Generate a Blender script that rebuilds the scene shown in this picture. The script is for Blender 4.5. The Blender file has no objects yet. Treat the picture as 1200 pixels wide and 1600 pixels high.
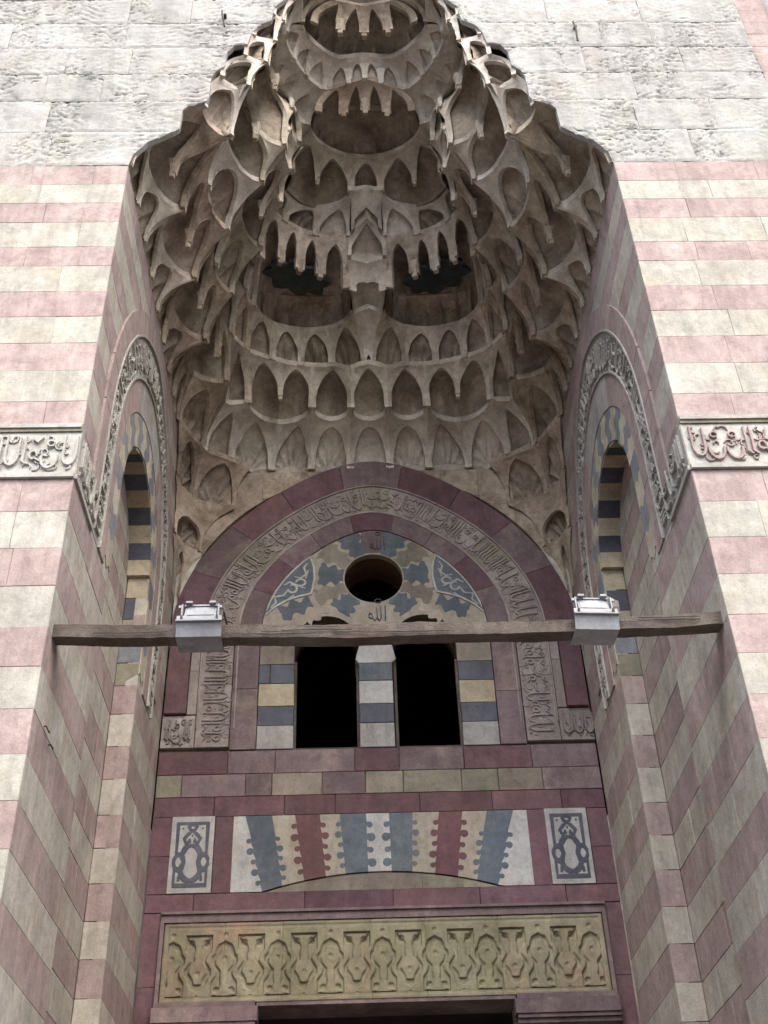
import bpy, math, random
import numpy as np
from mathutils import Matrix, Vector, noise as mn
random.seed(7)
PI = math.pi
sc = bpy.context.scene
col = sc.collection

# ------------------------------------------------------------------ camera
cam_d = bpy.data.cameras.new('camera'); cam = bpy.data.objects.new('camera', cam_d); col.objects.link(cam)
R_ = Vector((0.99944389, -0.01382018, -0.03034666)); U_ = Vector((0.01536076, -0.61694374, 0.78685734)); F_ = Vector((0.02959669, 0.7868859, 0.61638836))
M = Matrix(((R_.x, U_.x, -F_.x, -0.2912), (R_.y, U_.y, -F_.y, -7.2299), (R_.z, U_.z, -F_.z, 1.6), (0, 0, 0, 1)))
cam.matrix_world = M
cam_d.sensor_fit = 'VERTICAL'; cam_d.sensor_height = 24.0; cam_d.lens = 24.0 * 1820.1 / 1600.0
cam_d.clip_start = 0.05; cam_d.clip_end = 800
sc.camera = cam
sc.render.resolution_x = 768; sc.render.resolution_y = 1024
# ------------------------------------------------------------------ sky and sun (overcast)
SUN_EL, SUN_AZ = math.radians(52), math.radians(-28)      # azimuth measured from the facade normal towards its left
world = bpy.data.worlds.new('World'); sc.world = world; world.use_nodes = True
wn = world.node_tree; wn.nodes.clear()
wo = wn.nodes.new('ShaderNodeOutputWorld'); wb = wn.nodes.new('ShaderNodeBackground'); sk = wn.nodes.new('ShaderNodeTexSky')
sk.sky_type = 'NISHITA'; sk.sun_disc = False; sk.sun_elevation = SUN_EL; sk.sun_rotation = math.radians(180) - SUN_AZ * -1
sk.air_density = 1.0; sk.dust_density = 4.0; sk.ozone_density = 1.0
wh = wn.nodes.new('ShaderNodeHueSaturation'); wh.inputs['Saturation'].default_value = 0.75
wn.links.new(sk.outputs[0], wh.inputs['Color']); wn.links.new(wh.outputs[0], wb.inputs[0]); wn.links.new(wb.outputs[0], wo.inputs[0])
wb.inputs[1].default_value = 0.15
sl = bpy.data.lights.new('sun', 'SUN'); sl.energy = 0.8; sl.angle = math.radians(24); sl.color = (1.0, 0.97, 0.94)
sun = bpy.data.objects.new('sun', sl); col.objects.link(sun)
sdir = Vector((math.sin(SUN_AZ) * math.cos(SUN_EL), -math.cos(SUN_AZ) * math.cos(SUN_EL), math.sin(SUN_EL)))
sun.rotation_euler = sdir.to_track_quat('Z', 'Y').to_euler(); sun.location = sdir * 40
sc.view_settings.view_transform = 'Standard'; sc.view_settings.look = 'None'; sc.view_settings.gamma = 1
sc.view_settings.exposure = 1.86

# ------------------------------------------------------------------ materials
def mat(name, c1, c2, stain=None, stain_amt=0.35, rough=0.9, bump=0.35, scale=3.0, rnd=0.16, fine=60, metallic=0, streak=False, hue=0.012, mott=0.2, grime=1.0):
    m = bpy.data.materials.new(name); m.use_nodes = True; nt = m.node_tree; N = nt.nodes; L = nt.links
    b = N['Principled BSDF']; b.inputs['Roughness'].default_value = rough; b.inputs['Metallic'].default_value = metallic
    try: b.inputs['Specular IOR Level'].default_value = 0.25 if not metallic else 0.5
    except Exception: pass
    tc = N.new('ShaderNodeTexCoord'); src = tc.outputs['Object']
    oi = N.new('ShaderNodeObjectInfo')
    ad = N.new('ShaderNodeVectorMath'); ad.operation = 'ADD'
    sv = N.new('ShaderNodeVectorMath'); sv.operation = 'SCALE'; sv.inputs[0].default_value = (31, 17, 23); L.new(oi.outputs['Random'], sv.inputs['Scale'])
    L.new(src, ad.inputs[0]); L.new(sv.outputs[0], ad.inputs[1]); v = ad.outputs[0]
    def nz(sc_, det=6, ro=0.6, vec=None, dist=0.0):
        n = N.new('ShaderNodeTexNoise'); n.inputs['Scale'].default_value = sc_; n.inputs['Detail'].default_value = det
        n.inputs['Roughness'].default_value = ro; n.inputs['Distortion'].default_value = dist
        L.new(vec or v, n.inputs['Vector']); return n.outputs[0]
    def ramp(inp, a, b_):
        r = N.new('ShaderNodeMapRange'); r.inputs['From Min'].default_value = a; r.inputs['From Max'].default_value = b_; L.new(inp, r.inputs[0]); return r.outputs[0]
    def mix(f, a, b_, mode='MIX'):
        x = N.new('ShaderNodeMix'); x.data_type = 'RGBA'; x.blend_type = mode
        for i, s in ((0, f), (6, a), (7, b_)):
            if isinstance(s, (int, float)): x.inputs[i].default_value = s
            elif isinstance(s, tuple): x.inputs[i].default_value = (*s, 1)
            else: L.new(s, x.inputs[i])
        return x.outputs[2]
    c = mix(ramp(nz(scale, 8, 0.65), 0.3, 0.7), c1, c2)
    if stain:
        f = ramp(nz(scale * 0.55, 9, 0.7, dist=0.6), 0.5, 0.68)
        mu = N.new('ShaderNodeMath'); mu.operation = 'MULTIPLY'; mu.inputs[1].default_value = stain_amt; L.new(f, mu.inputs[0])
        c = mix(mu.outputs[0], c, stain)
        # small dark pits and specks
        f2 = ramp(nz(scale * 9, 4, 0.7), 0.66, 0.74); mu2 = N.new('ShaderNodeMath'); mu2.operation = 'MULTIPLY'; mu2.inputs[1].default_value = 0.55; L.new(f2, mu2.inputs[0])
        c = mix(mu2.outputs[0], c, tuple(x * 0.5 for x in stain))
    if streak:
        mp = N.new('ShaderNodeMapping'); mp.inputs['Scale'].default_value = streak; L.new(tc.outputs['Object'], mp.inputs['Vector'])
        f = ramp(nz(2.0, 7, 0.7, mp.outputs[0]), 0.5, 0.75); mu = N.new('ShaderNodeMath'); mu.operation = 'MULTIPLY'; mu.inputs[1].default_value = 0.4; L.new(f, mu.inputs[0])
        c = mix(mu.outputs[0], c, tuple(x * 0.55 for x in c1))
    mv = N.new('ShaderNodeMapRange'); mv.inputs['From Min'].default_value = 0.32; mv.inputs['From Max'].default_value = 0.68; mv.inputs['To Min'].default_value = 1 - mott; mv.inputs['To Max'].default_value = 1 + mott * 0.7
    L.new(nz(scale * 3.1, 8, 0.75, dist=0.4), mv.inputs[0]); cb = N.new('ShaderNodeCombineColor')
    for q in range(3): L.new(mv.outputs[0], cb.inputs[q])
    c = mix(1.0, c, cb.outputs[0], 'MULTIPLY')
    if grime:
        for gs, lo_, hi_, dk in (((0.55, 0.55, 0.4), 0.35, 0.72, 0.22), ((2.2, 2.2, 0.35), 0.45, 0.75, 0.26), ((4.5, 4.5, 4.0), 0.5, 0.72, 0.24)):
            mp = N.new('ShaderNodeMapping'); mp.inputs['Scale'].default_value = gs; L.new(tc.outputs['Object'], mp.inputs['Vector'])
            gr = N.new('ShaderNodeMapRange'); gr.inputs['From Min'].default_value = lo_; gr.inputs['From Max'].default_value = hi_; gr.inputs['To Min'].default_value = 1.05; gr.inputs['To Max'].default_value = 1 - dk * grime
            L.new(nz(1.6, 9, 0.72, mp.outputs[0], 0.5), gr.inputs[0]); cg = N.new('ShaderNodeCombineColor')
            for q in range(3): L.new(gr.outputs[0], cg.inputs[q])
            c = mix(1.0, c, cg.outputs[0], 'MULTIPLY')
    hs = N.new('ShaderNodeHueSaturation'); L.new(c, hs.inputs['Color'])
    r2 = N.new('ShaderNodeMapRange'); r2.inputs['To Min'].default_value = 1 - rnd; r2.inputs['To Max'].default_value = 1 + rnd * 0.6; L.new(oi.outputs['Random'], r2.inputs[0]); L.new(r2.outputs[0], hs.inputs['Value'])
    wv = N.new('ShaderNodeMath'); wv.operation = 'FRACT'; m7 = N.new('ShaderNodeMath'); m7.operation = 'MULTIPLY'; m7.inputs[1].default_value = 17.3
    L.new(oi.outputs['Random'], m7.inputs[0]); L.new(m7.outputs[0], wv.inputs[0])
    r3 = N.new('ShaderNodeMapRange'); r3.inputs['To Min'].default_value = 0.5 - hue; r3.inputs['To Max'].default_value = 0.5 + hue; L.new(wv.outputs[0], r3.inputs[0]); L.new(r3.outputs[0], hs.inputs['Hue'])
    fn = nz(fine, 6, 0.7); c = mix(0.32, hs.outputs[0], fn, 'OVERLAY')
    L.new(c, b.inputs['Base Color'])
    bp = N.new('ShaderNodeBump'); bp.inputs['Strength'].default_value = bump; bp.inputs['Distance'].default_value = 0.02
    h1 = nz(scale * 6, 10, 0.72); hm = N.new('ShaderNodeMath'); hm.operation = 'MULTIPLY_ADD'; hm.inputs[1].default_value = 0.35; L.new(fn, hm.inputs[0]); L.new(h1, hm.inputs[2])
    L.new(hm.outputs[0], bp.inputs['Height']); L.new(bp.outputs[0], b.inputs['Normal'])
    return m
MAT = {}
MAT['cream'] = mat('cream limestone', (0.325, 0.308, 0.262), (0.408, 0.397, 0.346), (0.38, 0.30, 0.18), 0.35, streak=(5, 5, 0.5), rnd=0.05, hue=0.004, mott=0.17)
MAT['pink'] = mat('pale red stone', (0.286, 0.209, 0.193), (0.372, 0.299, 0.279), (0.52, 0.45, 0.4), 0.5, streak=(5, 5, 0.5), rnd=0.05, hue=0.004, mott=0.17)
MAT['jcream'] = mat('worn cream jamb stone', (0.321, 0.298, 0.251), (0.419, 0.391, 0.339), (0.30, 0.24, 0.17), 0.5, streak=(6, 6, 0.7), rnd=0.07, hue=0.005, mott=0.17)
MAT['jpink'] = mat('worn red jamb stone', (0.260, 0.191, 0.177), (0.344, 0.274, 0.256), (0.34, 0.29, 0.25), 0.5, streak=(6, 6, 0.7), rnd=0.07, hue=0.005, mott=0.17)
MAT['red'] = mat('dark red stone', (0.104, 0.058, 0.066), (0.150, 0.091, 0.100), (0.20, 0.09, 0.09), 0.5, rnd=0.2)
MAT['redpale'] = mat('weathered red stone', (0.131, 0.090, 0.093), (0.182, 0.138, 0.139), (0.34, 0.28, 0.22), 0.5, rnd=0.2)
MAT['tan'] = mat('tan stone', (0.178, 0.154, 0.120), (0.246, 0.215, 0.172), (0.26, 0.24, 0.17), 0.6, rnd=0.22, hue=0.03)
MAT['jochre'] = mat('pale ochre jamb stone', (.36, .32, .24), (.43, .40, .32), (.28, .22, .15), 0.5, streak=(6, 6, 0.7))
MAT['jblue'] = mat('grey blue jamb stone', (.15, .16, .175), (.21, .22, .23), (.30, .27, .23), 0.4, streak=(6, 6, 0.7))
MAT['ochre'] = mat('ochre cream stone', (0.320, 0.265, 0.179), (0.376, 0.329, 0.243), (0.33, 0.20, 0.11), 0.5)
MAT['grey'] = mat('grey limestone', (0.26, 0.255, 0.235), (0.35, 0.34, 0.32), (0.30, 0.24, 0.22), 0.5)
MAT['navy'] = mat('dark blue grey marble', (0.045, 0.048, 0.066), (0.075, 0.08, 0.1), (0.16, 0.14, 0.13), 0.4, rough=0.6, bump=0.12)
MAT['blue'] = mat('blue grey marble', (0.067, 0.085, 0.104), (0.107, 0.126, 0.145), (0.24, 0.22, 0.20), 0.3, rough=0.65, bump=0.12)
MAT['deepred'] = mat('deep red marble', (0.087, 0.037, 0.040), (0.123, 0.056, 0.060), (0.12, 0.05, 0.05), 0.4, rough=0.65, bump=0.1)
MAT['white'] = mat('white marble', (0.315, 0.310, 0.297), (0.402, 0.397, 0.375), (0.40, 0.32, 0.24), 0.4, rough=0.6, bump=0.1)
MAT['paleint'] = mat('worn tan marble', (0.294, 0.248, 0.193), (0.377, 0.340, 0.276), (0.34, 0.27, 0.2), 0.5, rough=0.7, bump=0.15)
MAT['carved'] = mat('weathered white limestone', (0.289, 0.282, 0.264), (0.376, 0.369, 0.352), (0.36, 0.33, 0.25), 0.3, bump=0.5, mott=0.10, rnd=0.05)
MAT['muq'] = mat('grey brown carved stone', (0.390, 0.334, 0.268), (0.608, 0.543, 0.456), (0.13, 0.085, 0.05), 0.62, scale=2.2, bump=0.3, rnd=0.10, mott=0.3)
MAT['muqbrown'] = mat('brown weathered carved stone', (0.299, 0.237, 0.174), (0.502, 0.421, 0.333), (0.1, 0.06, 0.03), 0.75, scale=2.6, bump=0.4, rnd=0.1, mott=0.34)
MAT['muqlight'] = mat('light carved stone', (0.451, 0.394, 0.334), (0.640, 0.593, 0.525), (0.2, 0.15, 0.1), 0.4, scale=2.2, bump=0.25, rnd=0.08, mott=0.26)
MAT['hollow'] = mat('darker brown carved stone', (0.231, 0.182, 0.132), (0.418, 0.358, 0.292), (0.10, 0.065, 0.04), 0.75, scale=2.4, bump=0.4, rnd=0.18, mott=0.34)  # darker, browner tone for the hollows behind the cell fronts
MAT['starslab'] = mat('dark green grey slab', (0.045, 0.055, 0.05), (0.065, 0.075, 0.068), (0.03, 0.03, 0.03), 0.3)  # near-black green grey of the star-shaped roof slabs
MAT['band'] = mat('carved inscription stone', (0.225, 0.187, 0.167), (0.323, 0.283, 0.260), (0.26, 0.22, 0.21), 0.45, scale=2.5, bump=0.5)
MAT['insc_pale'] = mat('pale inscription stone', (0.357, 0.340, 0.306), (0.451, 0.442, 0.408), (0.42, 0.34, 0.27), 0.3, bump=0.4)
MAT['jband'] = mat('grey jamb inscription stone', (0.29, 0.275, 0.24), (0.38, 0.365, 0.33), (0.30, 0.27, 0.25), 0.4, bump=0.5)
MAT['lintel'] = mat('yellow carved stone', (0.194, 0.176, 0.108), (0.267, 0.244, 0.168), (0.36, 0.22, 0.15), 0.45, scale=1.8, bump=0.3)
MAT['mortar'] = mat('pale mortar', (0.40, 0.37, 0.31), (0.52, 0.48, 0.42), (0.2, 0.15, 0.1), 0.5, bump=0.6)
MAT['wood'] = mat('weathered wood', (0.066, 0.053, 0.043), (0.146, 0.126, 0.106), (0.07, 0.04, 0.025), 0.6, bump=0.9, scale=2, streak=(0.7, 14, 14))
MAT['metal'] = mat('painted light grey metal', (0.231, 0.241, 0.252), (0.272, 0.282, 0.299), (0.40, 0.36, 0.30), 0.15, rough=0.45, bump=0.05)
MAT['glass'] = mat('lamp glass', (0.30, 0.33, 0.37), (0.36, 0.39, 0.43), rough=0.12, bump=0.0)
MAT['iron'] = mat('dark iron', (0.03, 0.028, 0.027), (0.05, 0.04, 0.035), rough=0.7, bump=0.2)
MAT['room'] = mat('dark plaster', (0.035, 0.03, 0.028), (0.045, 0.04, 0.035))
MAT['brown'] = mat('brown timber lining', (0.088, 0.041, 0.025), (0.110, 0.055, 0.033), (0.08, 0.04, 0.03), 0.5, bump=0.5)
MAT['paving'] = mat('dusty paving', (0.20, 0.185, 0.165), (0.26, 0.24, 0.215), (0.25, 0.21, 0.17), 0.5, scale=0.6)

# ------------------------------------------------------------------ helpers
def mesh(name, V, Fc, smooth=None):
    me = bpy.data.meshes.new(name)
    me.from_pydata([tuple(map(float, v)) for v in V], [], Fc); me.update()
    if smooth:
        for p in me.polygons: p.use_smooth = True
        me.set_sharp_from_angle(angle=math.radians(smooth))
    return me
def link(name, me, m=None, parent=None):
    o = bpy.data.objects.new(name, me); col.objects.link(o)
    if m is not None and not me.materials: me.materials.append(MAT[m])
    if parent: o.parent = parent
    return o
def root(name, label, cat, group=None):
    o = bpy.data.objects.new(name, None); col.objects.link(o); o['label'] = label; o['category'] = cat
    if group: o['group'] = group
    o.empty_display_size = 0.3
    return o
class MB:
    def __init__(s): s.V = []; s.F = []
    def add(s, V, Fc):
        n = len(s.V); s.V += list(V); s.F += [tuple(i + n for i in f) for f in Fc]
    def box(s, x0, x1, y0, y1, z0, z1):
        V = [(x, y, z) for x in (x0, x1) for y in (y0, y1) for z in (z0, z1)]
        s.add(V, [(0, 1, 3, 2), (4, 6, 7, 5), (0, 4, 5, 1), (2, 3, 7, 6), (0, 2, 6, 4), (1, 5, 7, 3)])
    def obj(s, name, m, parent=None, smooth=None): return link(name, mesh(name, s.V, s.F, smooth), m, parent)
# a wall plane: point = O + u*U + v*V + h*N
class Plane:
    def __init__(s, O, U, V, N): s.O, s.U, s.V, s.N = map(Vector, (O, U, V, N))
    def __call__(s, u, v, h=0.0): return s.O + s.U * u + s.V * v + s.N * h
    def flip(s): return s.U.cross(s.V).dot(s.N) < 0
FRONT = Plane((0, 0, 0), (1, 0, 0), (0, 0, 1), (0, -1, 0))
BACKY = 4.88
BACK = Plane((0, BACKY, 0), (1, 0, 0), (0, 0, 1), (0, -1, 0))
JL = Plane((-2.5, 0, 0), (0, 1, 0), (0, 0, 1), (1, 0, 0))
JR = Plane((2.5, 0, 0), (0, 1, 0), (0, 0, 1), (-1, 0, 0))
def fixf(Fc, P): return [tuple(reversed(f)) for f in Fc] if P.flip() else Fc

def block(P, u0, u1, v0, v1, m, parent, h=0.0, depth=0.12, gap=0.0006, bev=0.003, jit=0.0022, name='stone_block', quad=None):
    """one dressed stone: chamfered front, four sides"""
    j = lambda: random.uniform(-jit, jit)
    q = quad or [(u0 + gap, v0 + gap), (u1 - gap, v0 + gap), (u1 - gap, v1 - gap), (u0 + gap, v1 - gap)]
    q = [(a + j(), b + j() * 0.6) for a, b in q]
    cu = sum(a for a, _ in q) / len(q); cv = sum(b for _, b in q) / len(q)
    def ins(a, b, d):
        du, dv = cu - a, cv - b; l = math.hypot(du, dv) or 1; return (a + du / l * d * 1.4, b + dv / l * d * 1.4)
    n = len(q); hh = h + random.uniform(-0.0015, 0.0015)
    V = [P(*ins(a, b, bev), hh + j() * 0.5) for a, b in q] + [P(a, b, hh - bev) for a, b in q] + [P(a, b, hh - depth) for a, b in q]
    Fc = [tuple(range(n))] + [(i, n + i, n + (i + 1) % n, (i + 1) % n) for i in range(n)] + [(n + i, 2 * n + i, 2 * n + (i + 1) % n, n + (i + 1) % n) for i in range(n)]
    return link(name, mesh(name, V, fixf(Fc, P)), m, parent)
def ngon(P, pts, m, parent, name, h=0.0, depth=0.05, bev=0.0):
    """prism of an arbitrary (possibly concave) outline"""
    a = sum(pts[i][0] * pts[(i + 1) % len(pts)][1] - pts[(i + 1) % len(pts)][0] * pts[i][1] for i in range(len(pts)))
    if a < 0: pts = pts[::-1]
    n = len(pts)
    V = [P(a_, b_, h) for a_, b_ in pts] + [P(a_, b_, h - depth) for a_, b_ in pts]
    Fc = [tuple(range(n))] + [(i, n + i, n + (i + 1) % n, (i + 1) % n) for i in range(n)]
    return link(name, mesh(name, V, fixf(Fc, P)), m, parent)
def holed(P, outer, holes, m, parent, name, h=0.0, depth=0.1, bev=0.0):
    """slab with holes, filled from a 2D curve"""
    cu = bpy.data.curves.new(name, 'CURVE'); cu.dimensions = '2D'; cu.fill_mode = 'BOTH'; cu.extrude = depth / 2; cu.bevel_depth = bev
    for loop in [outer] + holes:
        sp = cu.splines.new('POLY'); sp.points.add(len(loop) - 1); sp.use_cyclic_u = True
        for p_, q in zip(sp.points, loop): p_.co = (q[0], q[1], 0, 1)
    t = bpy.data.objects.new(name, cu); col.objects.link(t)
    dg = bpy.context.evaluated_depsgraph_get(); me = bpy.data.meshes.new_from_object(t.evaluated_get(dg))
    bpy.data.objects.remove(t); bpy.data.curves.remove(cu)
    for v in me.vertices: v.co = P(v.co.x, v.co.y, h - depth / 2 + v.co.z)
    if P.flip(): me.flip_normals()
    me.materials.clear(); me.update()
    return link(name, me, m, parent)
def grid(mb, pts, flip=False):
    """pts: rows of points"""
    r, c = len(pts), len(pts[0]); V = [p for row in pts for p in row]
    Fc = [(i * c + j, i * c + j + 1, (i + 1) * c + j + 1, (i + 1) * c + j) for i in range(r - 1) for j in range(c - 1)]
    mb.add(V, [tuple(reversed(f)) for f in Fc] if flip else Fc)
RB = [0]
def ribbon(mb, P, pts, w, h0, h1, mapf=None, taper=0.7):
    """raised carved stroke along a 2D polyline on a plane (or a mapped band)"""
    RB[0] += 1; h1 = h1 + (RB[0] % 7) * 0.0004
    f = mapf or (lambda a, b, c: P(a, b, c)); n = len(pts); L = []
    for i in range(n):
        a = pts[max(i - 1, 0)]; b = pts[min(i + 1, n - 1)]
        dx, dy = b[0] - a[0], b[1] - a[1]; l = math.hypot(dx, dy) or 1
        nx, ny = -dy / l, dx / l; ww = w * (0.55 if i in (0, n - 1) and n > 2 else 1) / 2
        p = pts[i]
        L.append([f(p[0] + nx * ww, p[1] + ny * ww, h0), f(p[0] + nx * ww * taper, p[1] + ny * ww * taper, h1),
                  f(p[0] - nx * ww * taper, p[1] - ny * ww * taper, h1), f(p[0] - nx * ww, p[1] - ny * ww, h0)])
    V = [v for r in L for v in r]; Fc = []
    for i in range(n - 1):
        for k in range(3): Fc.append((4 * i + k, 4 * i + k + 1, 4 * i + k + 5, 4 * i + k + 4))
    Fc += [(0, 1, 2, 3), (4 * n - 1, 4 * n - 2, 4 * n - 3, 4 * n - 4)]
    mb.add(V, Fc)
def arcp(cx, cy, rx, ry, a0, a1, n=8): return [(cx + rx * math.cos(a0 + (a1 - a0) * i / n), cy + ry * math.sin(a0 + (a1 - a0) * i / n)) for i in range(n + 1)]

def lettering(mb, L, f, hgt, h0=0.0, h1=0.02, seed=1, pad=0.04, dens=1.0):
    """monumental cursive band: uprights, bowls, loops and fine scrollwork; s along (0..L), t across (0..hgt)"""
    rs = random.Random(seed); s = pad; w = hgt * 0.068
    R = lambda p, ww, hh=h1: ribbon(mb, None, p, ww, h0, hh, f)
    T = lambda t: hgt * t
    while s < L - pad - hgt * 0.12:
        k = rs.random(); g = hgt
        if k < 0.38:                                     # upright with foot
            x = s + g * 0.04; R([(x, T(0.90)), (x + g * 0.012, T(0.6)), (x, T(0.28)), (x + g * 0.07, T(0.2))], w); s += g * rs.uniform(0.11, 0.15) / dens
        elif k < 0.58:                                   # pair of uprights joined by a bowl
            x = s + g * 0.04
            R([(x, T(0.92)), (x, T(0.42))] + arcp(x + g * 0.12, T(0.42), g * 0.12, T(0.24), PI, 2 * PI, 6) + [(x + g * 0.24, T(0.88))], w); s += g * 0.34 / dens
        elif k < 0.74:                                   # deep open bowl
            x = s + g * 0.15; R(arcp(x, T(0.36), g * 0.15, T(0.26), PI * 0.95, PI * 2.05, 8), w * 1.05)
            R(arcp(x, T(0.70), g * 0.07, T(0.07), 0, 2 * PI, 7), w * 0.6); s += g * 0.36 / dens
        elif k < 0.88:                                   # loop and stroke
            x = s + g * 0.1; R(arcp(x, T(0.42), g * 0.075, T(0.10), -0.4, PI * 1.7, 8) + [(x + g * 0.14, T(0.26))], w * 0.9)
            R([(x - g * 0.05, T(0.82)), (x + g * 0.05, T(0.74)), (x + g * 0.14, T(0.86))], w * 0.7); s += g * 0.26 / dens
        else:                                            # long sweeping tail
            x = s; R([(x, T(0.55)), (x + g * 0.14, T(0.48)), (x + g * 0.3, T(0.52)), (x + g * 0.4, T(0.66))], w); R([(x + g * 0.02, T(0.16)), (x + g * 0.2, T(0.12)), (x + g * 0.38, T(0.2))], w * 0.9)
            s += g * 0.42 / dens
    s = pad
    while s < L - pad * 2:                               # scroll background and vowel marks
        a = rs.uniform(0, 6.28); r = hgt * rs.uniform(0.05, 0.1); t = rs.choice((0.14, 0.32, 0.5, 0.66, 0.84))
        r = min(r, T(min(t, 1 - t)) - 0.01)
        R(arcp(s + r, T(t), r, r, a, a + rs.uniform(2.5, 4.5), 6), w * 0.5, h0 + (h1 - h0) * 0.6); s += hgt * rs.uniform(0.04, 0.08)

# value noise field for carved relief (numpy)
def nfield(X, Z, f, seed):
    rs = np.random.RandomState(seed); n = 64; G = rs.rand(n, n)
    x = X * f + 100; z = Z * f + 100; xi = np.floor(x).astype(int); zi = np.floor(z).astype(int); fx = x - xi; fz = z - zi
    fx = fx * fx * (3 - 2 * fx); fz = fz * fz * (3 - 2 * fz)
    g = lambda a, b: G[a % n, b % n]
    return (g(xi, zi) * (1 - fx) + g(xi + 1, zi) * fx) * (1 - fz) + (g(xi, zi + 1) * (1 - fx) + g(xi + 1, zi + 1) * fx) * fz
def arabesque(X, Z, seed=3):
    """low weathered scroll relief"""
    X = X * 1.5; Z = Z * 1.35
    wx = X + 0.12 * nfield(X, Z, 4, seed) + 0.03 * nfield(X, Z, 13, seed + 1); wz = Z + 0.12 * nfield(X, Z, 4.3, seed + 2)
    l1 = np.sin(wx * 9 + 2.2 * np.sin(wz * 17)); l2 = np.sin(wz * 24 + 1.7 * np.sin(wx * 11))
    l3 = np.sin(np.hypot(((wx * 1.3) % 1) - 0.5, ((wz * 1.8) % 1) - 0.5) * 30 + 4 * nfield(X, Z, 2, seed + 3))
    l4 = np.sin(26 * nfield(wx, wz, 2.7, seed + 21) + 6 * nfield(X, Z, 6, seed + 22))
    g1 = np.exp(-(l1 / 0.20) ** 2) * (nfield(X, Z, 3.1, seed + 11) > 0.6); g2 = np.exp(-(l2 / 0.26) ** 2) * (nfield(X, Z, 2.3, seed + 12) > 0.62); g3 = np.maximum(np.exp(-(l3 / 0.25) ** 2) * (nfield(X, Z, 1.9, seed + 13) > 0.5), np.exp(-(l4 / 0.3) ** 2) * (nfield(X, Z, 2.2, seed + 14) > 0.45))
    h = np.maximum(np.maximum(g1, g2), g3); wear = np.clip(nfield(X, Z, 1.7, seed + 5) * 1.6 - 0.1, 0.25, 1)
    return -h * wear * 0.021 + 0.004 * nfield(X, Z, 11, seed + 7) + 0.010 * nfield(X, Z, 5, seed + 9)

# course boundaries measured on the facade
ZC = [2.60, 2.93, 3.26, 3.59, 3.92, 4.245, 4.571, 4.902, 5.237, 5.581, 5.92, 6.248, 6.615, 6.965, 7.325, 7.65]     # frieze 7.65-8.23
ZU = [8.23, 8.51, 8.88, 9.22, 9.565, 9.90, 10.26, 10.54, 10.91, 11.21, 11.51, 11.82]
LOWC = ['cream' if i % 2 == 0 else 'pink' for i in range(len(ZC) - 1)][::-1]
# the course under the frieze is pink, then cream ... downwards
def low_mat(i, c='cream', p='pink'): return p if (len(ZC) - 2 - i) % 2 == 0 else c
def up_mat(i, c='cream', p='pink'): return p if i % 2 == 0 else c
Z0 = 11.82

# ------------------------------------------------------------------ ground
g = MB(); g.add([(-400, -400, 0), (400, -400, 0), (400, 400, 0), (-400, 400, 0)], [(0, 1, 2, 3)])
go = g.obj('ground', 'paving'); go['kind'] = 'structure'

# plain house added out of view across the street, to darken the lower walls
ob = bpy.data.objects.new('added_opposite_house', None); col.objects.link(ob); ob['kind'] = 'structure'
hb = MB(); hb.box(-24, 24, -19, -12.6, 0, 9.5)
for k in range(9): hb.box(-23 + k * 5.2, -21.4 + k * 5.2, -12.6, -12.52, 1.0, 3.4); hb.box(-23 + k * 5.2, -21.4 + k * 5.2, -12.6, -12.52, 5.2, 7.2)
hb.box(-24, 24, -12.65, -12.35, 9.3, 9.6); hb.obj('added_house_front', 'tan', ob)
# ------------------------------------------------------------------ facade, striped part
def course(P, u0, u1, v0, v1, m, parent, lo=0.45, hi=0.95, h=0.0, **k):
    u = u0
    cuts = []
    while u < u1 - 0.01:
        w = random.uniform(lo, hi)
        if u1 - u - w < lo * 0.6: w = u1 - u
        cuts.append((u, u + w)); u += w
    for a, b in cuts: block(P, a, b, v0, v1, m, parent, h=h, **k)
for side, lab in ((-1, 'striped pink and cream stone facade wall left of the portal recess'), (1, 'striped pink and cream stone facade wall right of the portal recess')):
    w = root('facade_wall', lab, 'wall'); w.location = (0, 0, 0)
    a, b = (-6.6, -2.5) if side < 0 else (2.5, 6.6)
    core = MB(); core.box(a if side < 0 else a + 0.012, b - 0.012 if side < 0 else b, 0.012, 0.5, 0.0, Z0)
    core.obj('mortar_bed', 'mortar', w)
    for i in range(len(ZC) - 1): course(FRONT, a, b, ZC[i], ZC[i + 1], low_mat(i), w)
    for z in range(8): course(FRONT, a, b, z * 0.325, z * 0.325 + 0.325, 'cream' if z % 2 else 'pink', w, 0.8, 1.4)
    for i in range(len(ZU) - 1): course(FRONT, a, b, ZU[i], ZU[i + 1], up_mat(i), w)
    # inscription frieze with mouldings
    fr = MB(); fr.box(a, b, -0.004, 0.1, 7.69, 8.15); fo = fr.obj('inscription_frieze', 'insc_pale', w)
    mo = MB(); mo.box(a, b, -0.035, 0.1, 8.185, 8.226); mo.box(a, b, -0.03, 0.1, 7.655, 7.70); mo.obj('frieze_moulding', 'insc_pale' , w)
    mo = MB(); mo.box(a, b, -0.02, 0.1, 8.152, 8.183); mo.obj('frieze_groove', 'tan', w)
    lt = MB(); s0 = a if side < 0 else b
    lettering(lt, b - a, (lambda s, t, h, a=a: FRONT(a + s, 7.71 + t, h)), 0.43, 0.003, 0.03, seed=11 + side)
    lo_ = lt.obj('inscription_lettering', 'insc_pale' if side < 0 else 'pink', fo); 
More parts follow.
